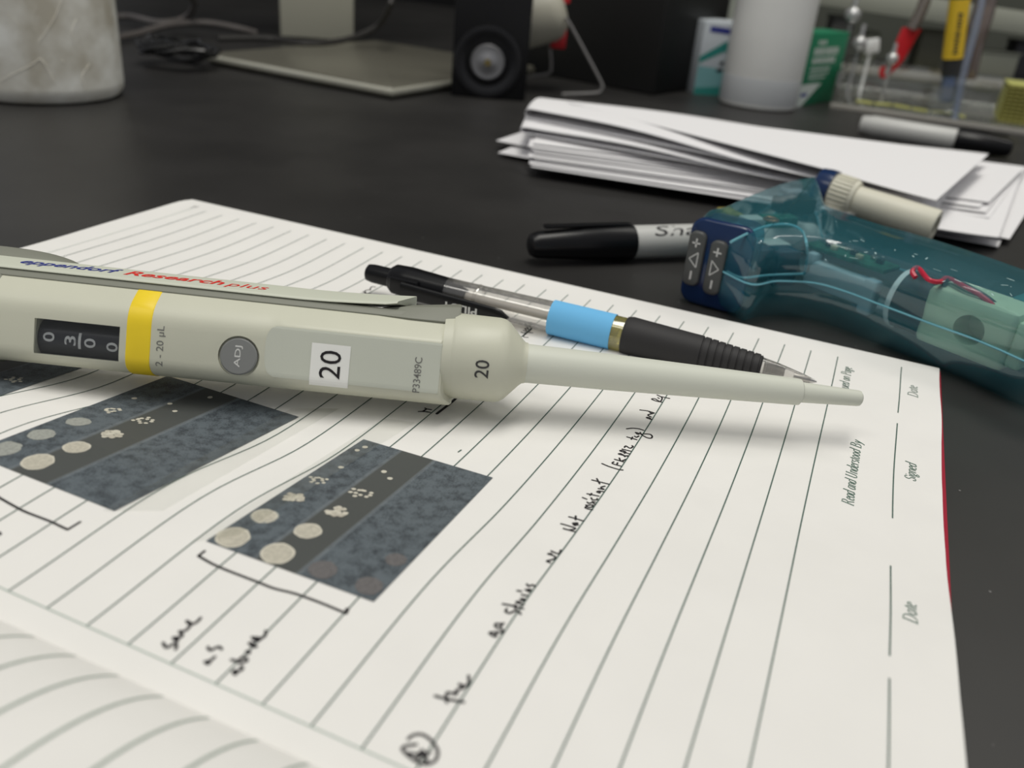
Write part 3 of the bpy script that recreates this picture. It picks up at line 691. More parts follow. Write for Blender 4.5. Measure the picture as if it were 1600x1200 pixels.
# upper rim at the frame's edge and the finger hook
mb = MB(); e0 = s_at(-8, 490)[0]; ring = lambda s, k: [PP(s, p[0]*k-.1, p[1]*k) for p in roundpoly(BODY, Rr)]
mb.loft([ring(s0-26, 1.0), ring(s0-25, 1.12), ring(s0-3.4, 1.05), ring(s0-2.6, 1.0)], GREYR); mb.build('upper_rim', pt)
mb = MB(); hs = s_at(-10, 400, -14)[0]
P0 = atp(-40, 412, pA-nv*13, nv); P1 = atp(136, 428, pA-nv*13, nv)
hd = nrm(P1-P0); Lh = np.linalg.norm(P1-P0)
secs = []
for k in range(15):
    t = k/14; wdt = 7.5*math.sqrt(max(1e-4, 1-t**3.0)); th = 5.0*math.sqrt(max(1e-4, 1-t**3.0)); c_ = P0+hd*Lh*t
    secs.append([c_+nv*wdt*math.cos(2*math.pi*j/24)+bv*th*math.sin(2*math.pi*j/24) for j in range(24)])
mb.loft(secs, GREYR); mb.build('finger_hook', pt, label='grey finger hook')
mb = MB(); mb.lathe(PP(s0-40, 0, 0), -sv, [(0, 9.5), (8, 9), (9, 6), (14, 6), (14.5, 8), (24, 8), (25, 7)], GREYR, 36); mb.build('plunger_button', pt)

# ------------------------------------------------------------------ ballpoint pen
pz = 6.0
q0 = at(578, 426, 6.6); q1 = at(1273, 596, 3.2); pd = nrm(q1-q0); PL = np.linalg.norm(q1-q0)
pen = thing('ballpoint_pen', q0, 'clear-barrelled retractable pen with black grip and blue paper label, behind the pipette', 'pen')
side = nrm(np.cross(pd, UP)); 
if side @ FWD > 0: side = -side
def t_px(px, py): p = atp(px, py, q0, nrm(np.cross(np.cross(pd, ray(800, 500)), pd))); return float((p-q0) @ pd)
kp = lambda px: FPX/depth(q0+pd*t_px(px, 500))
T = lambda px: t_px(px, 426+(px-578)*.2446)
def seg(name, prof, m, caps=(True, True), parent=pen, label=None):
    mb = MB(); mb.lathe(q0, pd, prof, m, 40, caps); return mb.build(name, parent, label=label)
R_ = lambda px, wpx: wpx/2/ (FPX/depth(q0+pd*T(px)))
seg('push_button', [(T(574), 2.0), (T(576), R_(580, 26)), (T(584), R_(580, 29)), (T(625), R_(620, 30))], BLACKP)
seg('upper_barrel', [(T(612), R_(615, 36)), (T(618), R_(620, 46)), (T(640), R_(640, 49)), (T(700), R_(700, 44))], BLACKP)
seg('barrel', [(T(694), R_(700, 44)), (T(750), R_(750, 45)), (T(868), R_(860, 50)), (T(975), R_(960, 52))], CLEARP, (False, False), label='clear plastic barrel')
seg('inner_mechanism', [(T(695), R_(700, 30))]+[(T(698+k*4+dk), R_(700, 30 if dk < 2 else 25)) for k in range(7) for dk in (0, 3.9)][:12]+[(T(728), R_(725, 22))], RUBBER)
seg('refill', [(T(728), 1.25), (T(760), 1.25), (T(965), 1.25)], mat('refill_tube', (.52, .49, .45), .4))
seg('barrel_ring', [(T(744), R_(750, 45)+.05), (T(747), R_(750, 45)+.25), (T(750), R_(750, 45)+.05)], CLEARP, (False, False))
mb = MB(); mb.lathe(q0, pd, [(T(862), R_(865, 52)+.05), (T(862), R_(865, 55)), (T(958), R_(955, 57)), (T(958), R_(955, 54)+.05)], BLUEL, 40, (False, False))
tl = [q0+pd*T(862)+side*2-UP*(R_(865, 55)-.1), q0+pd*T(956)+side*2-UP*(R_(955, 57)-.1)]
mb.add([tl[0], tl[1], tl[1]+side*3.2-UP*.1, tl[0]+side*3.2-UP*.1], [[0, 1, 2, 3]], BLUEL)
mb.build('paper_label', pen, label='pale blue paper label')
seg('collar_ring', [(T(957), R_(960, 52)), (T(958), R_(960, 54)), (T(975), R_(970, 54)), (T(976), R_(970, 52))], OLIVE)
gp = [(T(974), R_(975, 50)), (T(976), R_(975, 58)), (T(984), R_(985, 62)), (T(1000), R_(1000, 61)), (T(1080), R_(1080, 57))]
for k in range(9):
    x = 1086+k*11.2; r = R_(x, 57-k*1.65); gp += [(T(x), r), (T(x+8.2), r-.05), (T(x+9.2), r-.42), (T(x+10.6), r-.42)]
gp += [(T(1187), R_(1187, 41)), (T(1189), R_(1189, 36))]
seg('grip', gp, RUBBER)
seg('tip_cone', [(T(1186), R_(1190, 36)), (T(1215), R_(1215, 29)), (T(1240), R_(1240, 20)), (T(1256), R_(1250, 14)), (T(1266), R_(1260, 9))], CLEARP, (False, False), label='clear plastic nose cone')
seg('spring', [(T(1192)+k*.28, 1.7+.45*(k % 2)) for k in range(22)], CLEARP)
seg('metal_point', [(T(1240), 1.15), (T(1262), .95), (T(1271), .55), (T(1276), .2)], STEEL)
# clip: rooted on the upper barrel, hanging on the near side
c0 = at(628, 452, 6.5); c1_ = at(795, 492, 6.5); cd = nrm(c1_-c0); mb = MB(); secs = []
cs_ = nrm(np.cross(cd, UP)); cs_ = -cs_ if cs_ @ side < 0 else cs_
for k in range(17):
    t = k/16; p = c0+(c1_-c0)*t; w2 = 2.6*(1-.15*t)*min(1, math.sqrt(max(.02, 1-((t-.88)/.12)**2)) if t > .88 else 1)
    p = p+cs_*(.5)-UP*.8*t
    secs.append([p+UP*w2*math.cos(2*math.pi*j/16)+cs_*.95*math.sin(2*math.pi*j/16) for j in range(16)])
mb.loft(secs, BLACKP); clip = mb.build('clip', pen)
mb = MB()
v, f = text_tris('PILOT', .02); a = c0+(c1_-c0)*.66
mb.add([a - cd*(x*11.5-2.5) - UP*(y-.1)*2.4 + cs_*(1.5)-UP*.1 for x, y in v], f, LETTERW); mb.build('clip_lettering', clip, smooth=0)
mb = MB(); mb.box((q0+pd*T(640)+c0)/2+UP*.2, cd*5, cs_*2.4, UP*2.6, BLACKP, .8); mb.build('clip_root', pen)

# ------------------------------------------------------------------ marker pens
def marker(pc, pm, pe, z, r, label, lname, text=None):
    """cap end, cap/barrel joint, barrel end (world points)"""
    d = nrm(pe-pc); Lc = float((pm-pc) @ d); Lt = float((pe-pc) @ d)
    t = thing('marker_pen', pc, label, 'marker pen')
    mb = MB(); mb.lathe(pc, d, [(0, r*.35), (.8, r*.62), (3, r*.78), (Lc*.45, r*.95), (Lc*.5, r*1.0), (Lc-1, r*1.12), (Lc, r*1.08)], BLACKP, 36)
    a = nrm(np.cross(d, UP)); a = -a if a @ FWD > 0 else a
    p = pc+UP*r*.9
    mb.box(pc+d*Lc*.55+UP*(r*1.12), d*Lc*.42, np.cross(d, UP)*1.3, UP*.7, BLACKP, .5); mb.build('cap', t)
    mb = MB(); mb.lathe(pc, d, [(Lc-.5, r*.94), (Lc+1, r), (Lt-8, r), (Lt-6, r*.92), (Lt-1, r*.86), (Lt, r*.75)], mat('grey_white_barrel', (.52, .52, .50), .4), 36); br = mb.build('barrel', t)
    if text:
        mb = MB(); v, f = text_tris(text, .0, .25); v0 = Lc+7.5; W = 42; H = 6.5
        perp = nrm(np.cross(d, UP)); perp = -perp if perp @ FWD > 0 else perp
        P = []
        for x, y in v:
            th = (1-y)*H/r + .15; P.append(pc+d*(v0+x*W)+(UP*math.cos(th)+perp*math.sin(th))*(r+.08))
        mb.add(P, f, INK); mb.build('lettering', br, smooth=0)
    return t
m0 = at(826, 383, 5); m1 = at(985, 378, 5); me_ = m0+nrm(m1-m0)*128
marker(m0, m1, me_, 5, 6.3, 'black-capped marker pen on the bench, its barrel end behind the blue pipette controller', 'm', 'Sharpie')
n0 = at(1582, 233, 5); n1 = at(1495, 216, 5); ne = at(1345, 194, 5)
marker(n0, n1, ne, 5, 7.4, 'white-barrelled marker pen with a black cap lying beyond the papers before the clear rack', 'm')

# ------------------------------------------------------------------ pipette controller (translucent blue pistol-shaped)
TEAL = clear('translucent_blue_plastic', (0.80, 0.93, 0.95), .12, .17, (.05, .33, .42), .08, .42)
TEALD = mat('deep_blue_plastic', (0.004, 0.022, 0.085), .2, .4, coat=.2)
SEAM = mat('pale_blue_plastic', (0.16, 0.42, 0.50), .15, .6, coat=.5)
gun = thing('pipette_controller', at(1300, 480, TZ), 'translucent blue pistol-shaped pipette controller on the bench beside the notebook corner', 'pipette controller')
H0, H1 = TZ, 27.0
back = [(1092, 347), (1120, 334), (1150, 320), (1197, 301), (1235, 291), (1264, 288), (1283, 294), (1290, 312), (1300, 336), (1330, 348), (1376, 364), (1453, 386), (1530, 411), (1600, 436), (1720, 480)]
front = [(1155, 484), (1205, 481), (1262, 484), (1310, 498), (1360, 518), (1410, 538), (1450, 554), (1500, 573), (1545, 593), (1600, 618), (1700, 645), (1800, 660)]
bk = [at(x, y, H1-4)[:2] for x, y in back]; ft = [at(x, y, 3)[:2] for x, y in front]
outline = catmull(bk+ft[::-1], 6, closed=True)
cen = np.mean(outline, 0)
def inset(P, d):
    n = len(P); out = []
    area = sum(P[i][0]*P[(i+1) % n][1]-P[(i+1) % n][0]*P[i][1] for i in range(n)); sg = 1 if area > 0 else -1
    for i in range(n):
        t = P[(i+2) % n]-P[i-2]; t = t/(np.linalg.norm(t)+1e-9); nn = np.array([-t[1], t[0]])*sg; out.append(P[i]+nn*d)
    return out
def shell(levels, m, name, parent, label=None):
    mb = MB(); secs = [[np.array([p[0], p[1], z]) for p in inset(outline, ins)] for z, ins in levels]; mb.loft(secs, m, (False, False))
    tri = tessellate_polygon([[Vector((p[0], p[1], 0)) for p in outline]])
    for sec in (secs[0], secs[-1]): mb.add(sec, [list(t) for t in tri], m)
    return mb.build(name, parent, smooth=60, label=label, weld=True)
Hh = H1-H0
housing = shell([(H0, 5), (H0+.8, 3.0), (H0+3, 1.2), (H0+7, .2), (H0+Hh/2-.3, 0), (H0+Hh/2, .3), (H0+Hh/2+.3, 0), (H1-7, .3), (H1-5, .8), (H1-3, 1.6), (H1-1.6, 2.4), (H1-.6, 3.2), (H1, 4.4)], TEAL, 'housing', gun, 'translucent blue housing')
# seam line round the waist
mb = MB(); ol = inset(outline, -.05); fr = [np.array([p[0], p[1], H0+Hh/2]) for p in ol]; mb.tube(fr+[fr[0]], .35, SEAM, 6, False); mb.build('seam', housing)
# head block with the two rocker buttons
ha = at(1064, 466, H0+1.0); hb = at(1150, 490, H0+1.0); hx = hb-ha; hx[2] = 0; HW = np.linalg.norm(hx); hx /= HW
hn = np.cross(hx, UP); hn = -hn if hn @ (CP-ha) < 0 else hn
hc = (ha+hb)/2+UP*((H1-1.5-H0)/2)
HZ = (H1+1.5-H0)/2-.3
hc = (ha+hb)/2; hc[2] = H0+HZ+.3
def rrect(c, X, Y, w2, h2, r, n=6):
    out = []
    for q, (sx, sy) in enumerate(((1, 1), (-1, 1), (-1, -1), (1, -1))):
        for k in range(n): a = q*math.pi/2+math.pi/2*k/(n-1); out.append(c+X*((w2-r)*sx+r*math.cos(a))+Y*((h2-r)*sy+r*math.sin(a)))
    return out
def rblock(mb, c, X, Y, Nn, w2, h2, d0, d1, r, m, bev=.8):
    mb.loft([rrect(c+Nn*d0, X, Y, w2, h2, r), rrect(c+Nn*(d1-bev), X, Y, w2, h2, r), rrect(c+Nn*(d1-bev*.3), X, Y, w2-bev*.3, h2-bev*.3, r), rrect(c+Nn*d1, X, Y, w2-bev, h2-bev, max(.3, r-bev*.5))], m)
mb = MB(); rblock(mb, hc, hx, UP, hn, HW/2+1.0, HZ, -2.2, .2, 4.5, TEALD, .9)
head = mb.build('button_frame', gun, smooth=50, label='deep blue frame round the buttons')
mb = MB(); rblock(mb, hc, hx, UP, hn, HW/2+.6, HZ-.5, -13, -2.2, 4.5, clear('translucent_blue_head', (.45, .70, .80), .2, .15, (.08, .25, .36), .15, .6), .4); mb.build('head_shell', gun, smooth=50)
BTN = mat('dark_grey_rubber_button', (0.075, 0.078, 0.076), .45, .4)
def hpt(px, py, lift=0.0): return atp(px, py, hc+hn*lift, hn)
marks = []
for (x0, y0, x1, y1, cx, cy, name, dirn) in ((1072, 362, 1100, 447, 1082.5, 405, 'left', -1), (1100, 378, 1134, 464, 1115, 420, 'right', 1)):
    c = hpt(cx+1, cy, 2.0); c = c - hn*((c-hc) @ hn)
    w2 = 27/2/(FPX/depth(c)); h2 = 84/2/(FPX/depth(c))*1.04
    Y = nrm(UP*1.0+hx*.0); mb = MB(); rblock(mb, c, hx, Y, hn, w2, h2, 0, 2.0, 2.2, BTN, .7); bo = mb.build('rocker_button', head, smooth=50)
    mb = MB(); k = FPX/depth(c); L0 = 2.08
    def bar(a, b_, wd_):
        a = np.array(a, float); b_ = np.array(b_, float); d = (b_-a)/np.linalg.norm(b_-a); p = np.array([-d[1], d[0]])*wd_/2
        mb.add([c+hn*L0+hx*q[0]+Y*q[1] for q in (a+p, a-p, b_-p, b_+p)], [[0, 1, 2, 3]], LETTERW)
    u = 1/k
    bar((-6.5*u, 26*u), (6.5*u, 26*u), 2.6*u); bar((0, 19.5*u), (0, 33.5*u), 2.6*u)          # plus
    s_ = dirn
    tri = [(7*u*s_, 0), (-6*u*s_, 12*u), (-6*u*s_, -12*u)]
    for i in range(3): bar(tri[i], tri[(i+1) % 3], 1.7*u)
    bar((0, -19*u), (0, -33*u), 3.0*u)                                                        # minus, turned
    mb.build('button_marks', bo, smooth=0)
# specular highlight of the finger guard rim drawn as a pale tube, plus seam line
mb = MB(); rim = [at(x, y, H1-.5) for x, y in ((1142, 378), (1170, 364), (1200, 353), (1232, 351), (1253, 361), (1260, 380))]+[at(1261, 402, 20), at(1257, 428, 13)]
mb.tube(catmull(rim, 6), .5, SEAM, 8); mb.tube(catmull([at(x, y, 12.5) for x, y in ((1136, 424), (1160, 434), (1200, 430), (1257, 428))], 6), .45, SEAM, 8); mb.build('guard_rim_highlight', housing)
# ribbed nose ring and ivory filter cone
nA = at(1300, 301, 16); nB = at(1462, 354, 12); nd = nrm(nB-nA)
kn = FPX/depth(nA); mb = MB(); mb.lathe(nA-nd*3, nd, [(-4, 9.0), (0, 9.6), (3, 9.6)], TEALD, 40); mb.build('nose_collar', gun)
mb = MB(); rr = 62/2/kn
prof = [(0, rr*.95), (.6, rr)]; mb.lathe(nA, nd, [(0, rr*.93), (.5, rr*.97), (9.5, rr*.95), (11, rr*.86)], BEIGE, 48)
A_ = nrm(np.cross(nd, UP)); B_ = np.cross(A_, nd)
for k in range(28):
    a = 2*math.pi*k/28; rad = A_*math.cos(a)+B_*math.sin(a); tan_ = np.cross(nd, rad); mb.box(nA+nd*5+rad*rr*.97, nd*4.2, tan_*.55, rad*.45, BEIGE, .2)
mb.build('ribbed_ring', gun, label='ribbed ivory retaining ring')
Ln = float((nB-nA) @ nd)
mb = MB(); mb.lathe(nA, nd, [(10, rr*.72), (Ln*.6, rr*.77), (Ln-1.0, rr*.80), (Ln, rr*.76), (Ln, rr*.5), (Ln-8, rr*.45)], BEIGE, 40); mb.build('filter_cone', gun, label='ivory filter holder')
mb = MB(); rg = random.Random(4); FL = mat('pale_scuff', (.42, .58, .58), .5)
for k in range(26):
    q = at(rg.uniform(1300, 1590), rg.uniform(352, 400), H1+.05); q = at(1150+rg.random()*420, 0, H1) if False else q
    t_ = (q[:2]-np.array(bk[9])); x_ = rg.uniform(1320, 1590); y_ = 362+(x_-1320)*.27+rg.uniform(4, 40); q = at(x_, y_, H1+.06)
    a_ = rg.uniform(0, 3.1); l_ = rg.uniform(.3, 1.3); mb.ribbon([q+np.array([math.cos(a_), math.sin(a_), 0])*u_ for u_ in (-l_, 0, l_)], rg.uniform(.15, .5), FL)
mb.build('scuffs', housing, smooth=0)
# what shows inside the housing
hd = nrm(np.append(ft[8]-ft[4], 0)); hs_ = nrm(np.cross(hd, UP)); hs_ = -hs_ if hs_ @ FWD > 0 else hs_   # along / toward viewer
PALEG = mat('pale_green_plastic', (0.52, 0.62, 0.44), .5)
def inner(px, py, z): return at(px, py, z)
pc = inner(1500, 515, 14) - hs_*10
mb = MB(); mb.box(pc, hd*13.5, hs_*8, UP*9.0, PALEG, 1.8); pump = mb.build('pump_block', gun)
apply = None
cut = MB(); hcc = inner(1503, 520, 14); cut.lathe(hcc-hs_*14, hs_, [(0, 4.6), (26, 4.6)], PALEG, 32); cut = cut.build('cutter', smooth=0); apply_cut(pump, [cut])
mb = MB(); mb.box(pc+hd*15.5+hs_*2, hd*2.2, hs_*5, UP*7, PALEG, 1.0); mb.build('pump_outlet', pump)
mb = MB(); mc = inner(1385, 474, 13) - hs_*10; mb.lathe(mc, hd, [(0, 8), (.5, 9.4), (15, 9.4), (15.5, 9.0)], mat('dark_motor_casing', (.03, .032, .035), .3, .5), 40); mot = mb.build('motor', gun)
mb = MB(); mb.lathe(mc, hd, [(-.8, 9.5), (.3, 9.8), (.9, 9.5)], mat('pale_steel_rim', (.75, .78, .78), .3), 40, (False, False)); mb.build('motor_rim', mot)
PCB = mat('green_circuit_board', (0.01, 0.09, 0.055), .35, .5, noise=.5, nscale=300)
mb = MB(); bc_ = inner(1330, 400, 20); mb.box(bc_, hd*15, hs_*5, UP*.7, PCB, .1)
for k in range(8): mb.box(bc_+hd*(-12+3.2*k)+hs_*(-2+(k % 3)*2)+UP*1.4, hd*1.1, hs_*.8, UP*.7, (STEEL, BLACKP, mat('tin_part', (.5, .45, .3), .4))[k % 3], .1)
mb.build('circuit_board', gun)
mb = MB(); bc2 = inner(1310, 440, 12); GB = mat('grey_blue_bracket', (.34, .44, .48), .5)
mb.box(bc2, hd*12, hs_*2.5, UP*4.5, GB, 1.2); mb.box(bc2-hd*11+UP*3, hd*2, hs_*2.5, UP*4, GB, 1.2); mb.box(bc2+hd*12-UP*1, hd*2.5, hs_*2.5, UP*6, GB, 1.2); mb.build('battery_bracket', gun)
mb = MB(); hx2 = nrm(np.append(ft[1]-ft[0], 0)); hx2y = np.cross(UP, hx2)
for (x, y, z, a, b_, c, m) in ((1215, 345, 20, 7, 3, 2, PCB), (1175, 345, 22, 4, 3, 1.5, mat('pale_part', (.42, .46, .44), .5)), (1240, 320, 20, 8, 4, 3, BLACKP), (1185, 410, 9, 4, 4, 6, mat('dark_blue_part', (.02, .05, .08), .4)), (1220, 415, 9, 4.5, 4, 6.5, mat('dark_blue_part', (.02, .05, .08), .4)), (1200, 385, 13, 7, 4, 2, mat('pale_part', (.42, .46, .44), .5)), (1240, 300, 22, 5, 3, 1, mat('grey_part', (.2, .22, .25), .5)), (1140, 335, 20, 3, 5, 1.5, mat('mustard_part', (.25, .21, .04), .5))):
    mb.box(inner(x, y, z), hx2*a, hx2y*b_, UP*c, m, .5)
mb.build('valve_assembly', gun)
mb = MB(); cr_ = inner(1205, 343, 25.5); mb.tube([cr_+np.array([2.4*math.cos(a*.35), 2.4*math.sin(a*.35), 0]) for a in range(19)], .5, mat('copper', (.65, .32, .16), .3, metal=1), 8); mb.build('copper_ring', gun)
mb = MB(); wr = [inner(1432, 433, 24), inner(1427, 424, 25), inner(1436, 418, 26), inner(1452, 436, 25.5), inner(1470, 440, 25), inner(1482, 434, 25), inner(1510, 448, 25), inner(1535, 462, 24), inner(1556, 480, 22), inner(1565, 500, 18), inner(1566, 524, 14)]
wr = [p+hs_*.6 for p in wr]; mb.tube(catmull(wr, 5), .75, mat('red_wire', (.50, .015, .045), .35), 8); mb.build('red_wire', gun)
mb = MB(); mb.tube(catmull([p-hs_*2.4-UP*.6 for p in wr[4:]], 5), .95, mat('black_wire', (.012, .012, .012), .35), 8); mb.build('black_wire', gun)
mb = MB(); mb.box(inner(1590, 520, 14)-hs_*6, hd*6, hs_*6, UP*9, mat('teal_block', (.05, .16, .17), .4), 1); mb.build('battery_pack', gun)

# ------------------------------------------------------------------ loose papers
def sheet(corners, z0, lift, fold, label, m=PAPER2, curl=0.0, group=None, name='paper_sheet', top=None):
    """corners: 4 world xy (near-left, near-right, far-right, far-left); lift raises the left fold edge; fold doubles the sheet back"""
    A, B, C_, D = [np.array(c[:2], float) for c in corners]; n = 18; mb = MB(); vs = []
    for i in range(n+1):
        for j in range(n+1):
            u = i/n; v = j/n; q = (A*(1-u)+B*u)*(1-v)+(D*(1-u)+C_*u)*v
            z = z0+lift*(1-u)**2+curl*math.sin(math.pi*u)*.6+(curl*.5)*math.sin(5*u+3*v+z0)*(.3+v*.3)
            vs.append((q[0], q[1], z))
    nn = len(vs); vs += [(a, b_, c-.3) for a, b_, c in vs]
    g = lambda i, j: i*(n+1)+j
    fs = [[g(i, j), g(i+1, j), g(i+1, j+1), g(i, j+1)] for i in range(n) for j in range(n)]
    fs += [[nn+k for k in f[::-1]] for f in fs]
    for i in range(n):
        for (a, b_) in ((g(i, 0), g(i+1, 0)), (g(i, n), g(i+1, n)), (g(0, i), g(0, i+1)), (g(n, i), g(n, i+1))): fs.append([a, b_, nn+b_, nn+a])
    mb.add(vs, fs, m); o = mb.build(name, smooth=40)
    tag(o, label, 'paper', group)
    if top:
        mb2 = MB()
    return o
def xy(px, py, z): return at(px, py, z)
grp = 'loose sheets in the paper stack'
same = 'loose white sheet inside the messy stack of papers behind the pipette controller'
# lowest sheets, jutting out at left and right
sheet([xy(778, 240, 0), xy(1560, 385, 0), xy(1600, 300, 0), xy(900, 190, 0)], 0.0, .6, 0, 'lowest white sheet, its corner jutting out left of the paper stack', curl=.8)
sheet([xy(775, 222, 2), xy(1578, 372, 2), xy(1640, 275, 2), xy(900, 180, 2)], 1.6, 1.2, 0, 'second lowest white sheet with pointed left corner in the paper stack', curl=.8)
for k in range(8):
    dx = random.uniform(-8, 8)
    sheet([xy(832+dx, 262-k*5, 3+k*1.05), xy(1545+dx*2, 372-k*8, 3+k*1.05), xy(1600+dx*2, 262, 3+k*1.05), xy(850+dx, 182, 3+k*1.05)], 3.0+k*1.05, 0.6+k*.1, 0, same, curl=1.0, group=grp)
# folded bundle on top: outer sheet wrapping round at its left side
def folded(nl, nr, fr, fl, z0, gap, label, drop=0.0):
    A, B, C_, D = [np.array(c[:2], float) for c in (nl, nr, fr, fl)]; mb = MB(); n = 14; rows = []
    prof = []   # (u, z): lower layer right->left, round the fold, upper layer left->right
    for k in range(12): t = 1-k/11; prof.append((t, z0+gap*.08*math.sin(math.pi*t)))
    for k in range(1, 8): a = math.pi*k/8; prof.append((-.018*math.sin(a), z0+gap/2-gap/2*math.cos(a)))
    for k in range(22): t = k/21; prof.append((t, z0+gap-(gap-.35)*(3*t*t-2*t**3)+1.2*math.sin(7*t)*math.sin(math.pi*t)))
    for j in range(n+1):
        v = j/n; rows.append([((A*(1-u)+B*u)*(1-v)+(D*(1-u)+C_*u)*v, z+.8*math.sin(v*4+u*3)) for u, z in prof])
    m_ = len(prof); vs = [(p[0], p[1], z) for r in rows for p, z in r]
    mb.add(vs, [[j*m_+i, j*m_+i+1, (j+1)*m_+i+1, (j+1)*m_+i] for j in range(n) for i in range(m_-1)], PAPER2)
    o = mb.build('paper_sheet', smooth=60)
    sd = o.modifiers.new('thickness', 'SOLIDIFY'); sd.thickness = .00015
    tag(o, label, 'paper'); return o
folded(xy(822, 205, 14), xy(1462, 325, 14), xy(1530, 238, 14), xy(842, 168, 14), 12.7, 3.2, 'folded white sheet with a rounded fold, second from the top of the paper stack')
topf = folded(xy(829, 178, 20), xy(1440, 314, 18), xy(1545, 240, 18), xy(846, 158, 20), 17.2, 5.4, 'topmost folded white sheet with a smooth rounded left edge on the paper stack')
sheet([xy(1285, 268, 22), xy(1463, 313, 21.6), xy(1543, 242, 21.6), xy(885, 160, 23)], 21.6, 1.8, 0, 'uppermost white sheet whose near edge crosses the folded bundle with a line of shade', curl=.25)  # sheet added on top so its raised near edge shades a line
sheet([xy(1280, 330, 10), xy(1560, 372, 6), xy(1600, 262, 6), xy(1450, 240, 10)], 6.5, 5, 0, 'white sheet with a ragged edge fanned out at the right end of the stack', curl=1.0)
# ------------------------------------------------------------------ things standing at the back of the bench
def upright_dir(px, py): p = at(px, py, TZ); f = p-CP; f[2] = 0; f = nrm(f); return p, f, np.array([f[1], -f[0], 0.0])
# cloudy jar at the left
p, f, r = upright_dir(72, 167); R0 = 46.0; c = p+f*R0
jar = mat('cloudy_scratched_plastic', (0.90, 0.84, 0.69), .35, .4, noise=.36, nscale=42)
mb = MB(); mb.lathe(c, UP, [(0, R0-7), (1.2, R0-3.2), (5, R0-.4), (9, R0), (80, R0), (150, R0), (150, R0-2), (6, R0-2.5)], jar, 72)
o = mb.build('plastic_jar'); tag(o, 'large cloudy scratched plastic jar standing at the left end of the bench', 'jar')
mb = MB(); rs = random.Random(9); SCR = mat('pale_scratch', (.88, .85, .76), .5)
def on_jar(px, py):
    d = ray(px, py); o_ = (CP-c)[:2]; A2 = d[0]**2+d[1]**2; B2 = 2*(o_ @ d[:2]); C2 = o_ @ o_-(R0+.1)**2; disc = B2*B2-4*A2*C2
    return None if disc < 0 else CP+d*((-B2-math.sqrt(disc))/(2*A2))
for st in ([(60, 66), (75, 45), (88, 22), (96, 0)], [(0, 128), (20, 116), (45, 104), (62, 92)], [(76, 102), (80, 106)], [(97, 94), (99, 98)], [(58, 10), (50, 30), (58, 52)], [(120, 30), (112, 50), (118, 70)], [(60, 92), (70, 100), (84, 128)], [(10, 20), (30, 40), (26, 70)], [(140, 100), (128, 120), (134, 140)]):
    P = [on_jar(*q) for q in st]
    if all(p is not None for p in P): mb.tube(catmull(P, 4) if len(P) > 2 else P, rs.uniform(.08, .28), SCR, 6)
mb.build('scratch_marks', o)
# computer stand: rounded aluminium foot and neck
ALU = mat('brushed_aluminium', (0.22, 0.21, 0.17), .35, .5, metal=.5, noise=.04)
stnd = thing('monitor', at(500, 100, TZ), 'monitor on an aluminium foot, only the foot and neck in view', 'monitor')
fl_ = at(322, 92, 2); fr_ = at(612, 147, 2); e1 = nrm(fr_-fl_); e1[2] = 0; e2 = nrm(np.cross(UP, e1)); e2 = -e2 if e2 @ FWD < 0 else e2
Wd = np.linalg.norm(fr_-fl_); Dp = 215
mb = MB(); cc = (fl_+fr_)/2+e2*Dp/2; cc[2] = TZ+4.6
mb.box(cc, e1*Wd/2, e2*Dp/2, UP*4.4, ALU, 3.4)
mb.build('foot', stnd)
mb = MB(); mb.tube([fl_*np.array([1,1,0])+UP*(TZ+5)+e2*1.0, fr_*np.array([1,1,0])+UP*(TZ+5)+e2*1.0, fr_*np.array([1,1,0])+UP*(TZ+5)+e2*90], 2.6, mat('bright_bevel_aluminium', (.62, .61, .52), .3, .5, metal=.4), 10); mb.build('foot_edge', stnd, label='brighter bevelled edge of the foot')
nk = at(496, 54, 5); nf_, nfr = nrm(nk-CP), None
fN = nk-CP; fN[2] = 0; fN = nrm(fN); rN = np.array([fN[1], -fN[0], 0]); wN = 112/2/(FPX/depth(nk))
mb = MB(); mb.box(nk+UP*88+fN*6, rN*wN, fN*4, UP*92, mat('grey_neck', (.50, .49, .40), .5), 1.0); mb.build('neck', stnd)
mb = MB(); mb.box(nk+UP*264-fN*8-rN*60, rN*170, fN*9, UP*125, BLACKP, 3); mb.build('display', stnd)
# small speaker
sp_, f, r = upright_dir(762, 154); w2 = 58/(FPX/depth(sp_))
spk = thing('speaker', sp_, 'small black square speaker with one round silver-centred driver, right of the monitor foot', 'speaker')
sc_ = sp_+f*12+UP*58
mb = MB(); mb.box(sc_, r*w2, f*12, UP*58, mat('black_speaker_case', (.006, .006, .007), .5, .3), 1.5); mb.build('case', spk)
dcn = stand(762, 97, sp_)-f*.4
mb = MB(); D_ = -f
mb.lathe(dcn, D_, [(0, 25), (1.2, 24.5), (1.6, 22), (.6, 19), (-2.5, 12)], mat('black_cone', (.012, .012, .014), .3, .4), 48, (False, True)); dr = mb.build('driver', spk)
mb = MB(); mb.lathe(dcn+D_*.3, D_, [(0, 12.5), (1.5, 11.5), (1.0, 8), (2.2, 5), (3.2, 2.5), (3.4, .5)], mat('dull_silver', (.30, .30, .31), .35, metal=.6), 40); mb.build('driver_centre', dr, label='silver centre of the driver')
mb = MB(); mb.lathe(dcn+D_*3.4, D_, [(0, 2.6), (.5, 2.4)], mat('brass_dot', (.18, .14, .05), .4), 24); mb.build('dust_cap', dr)
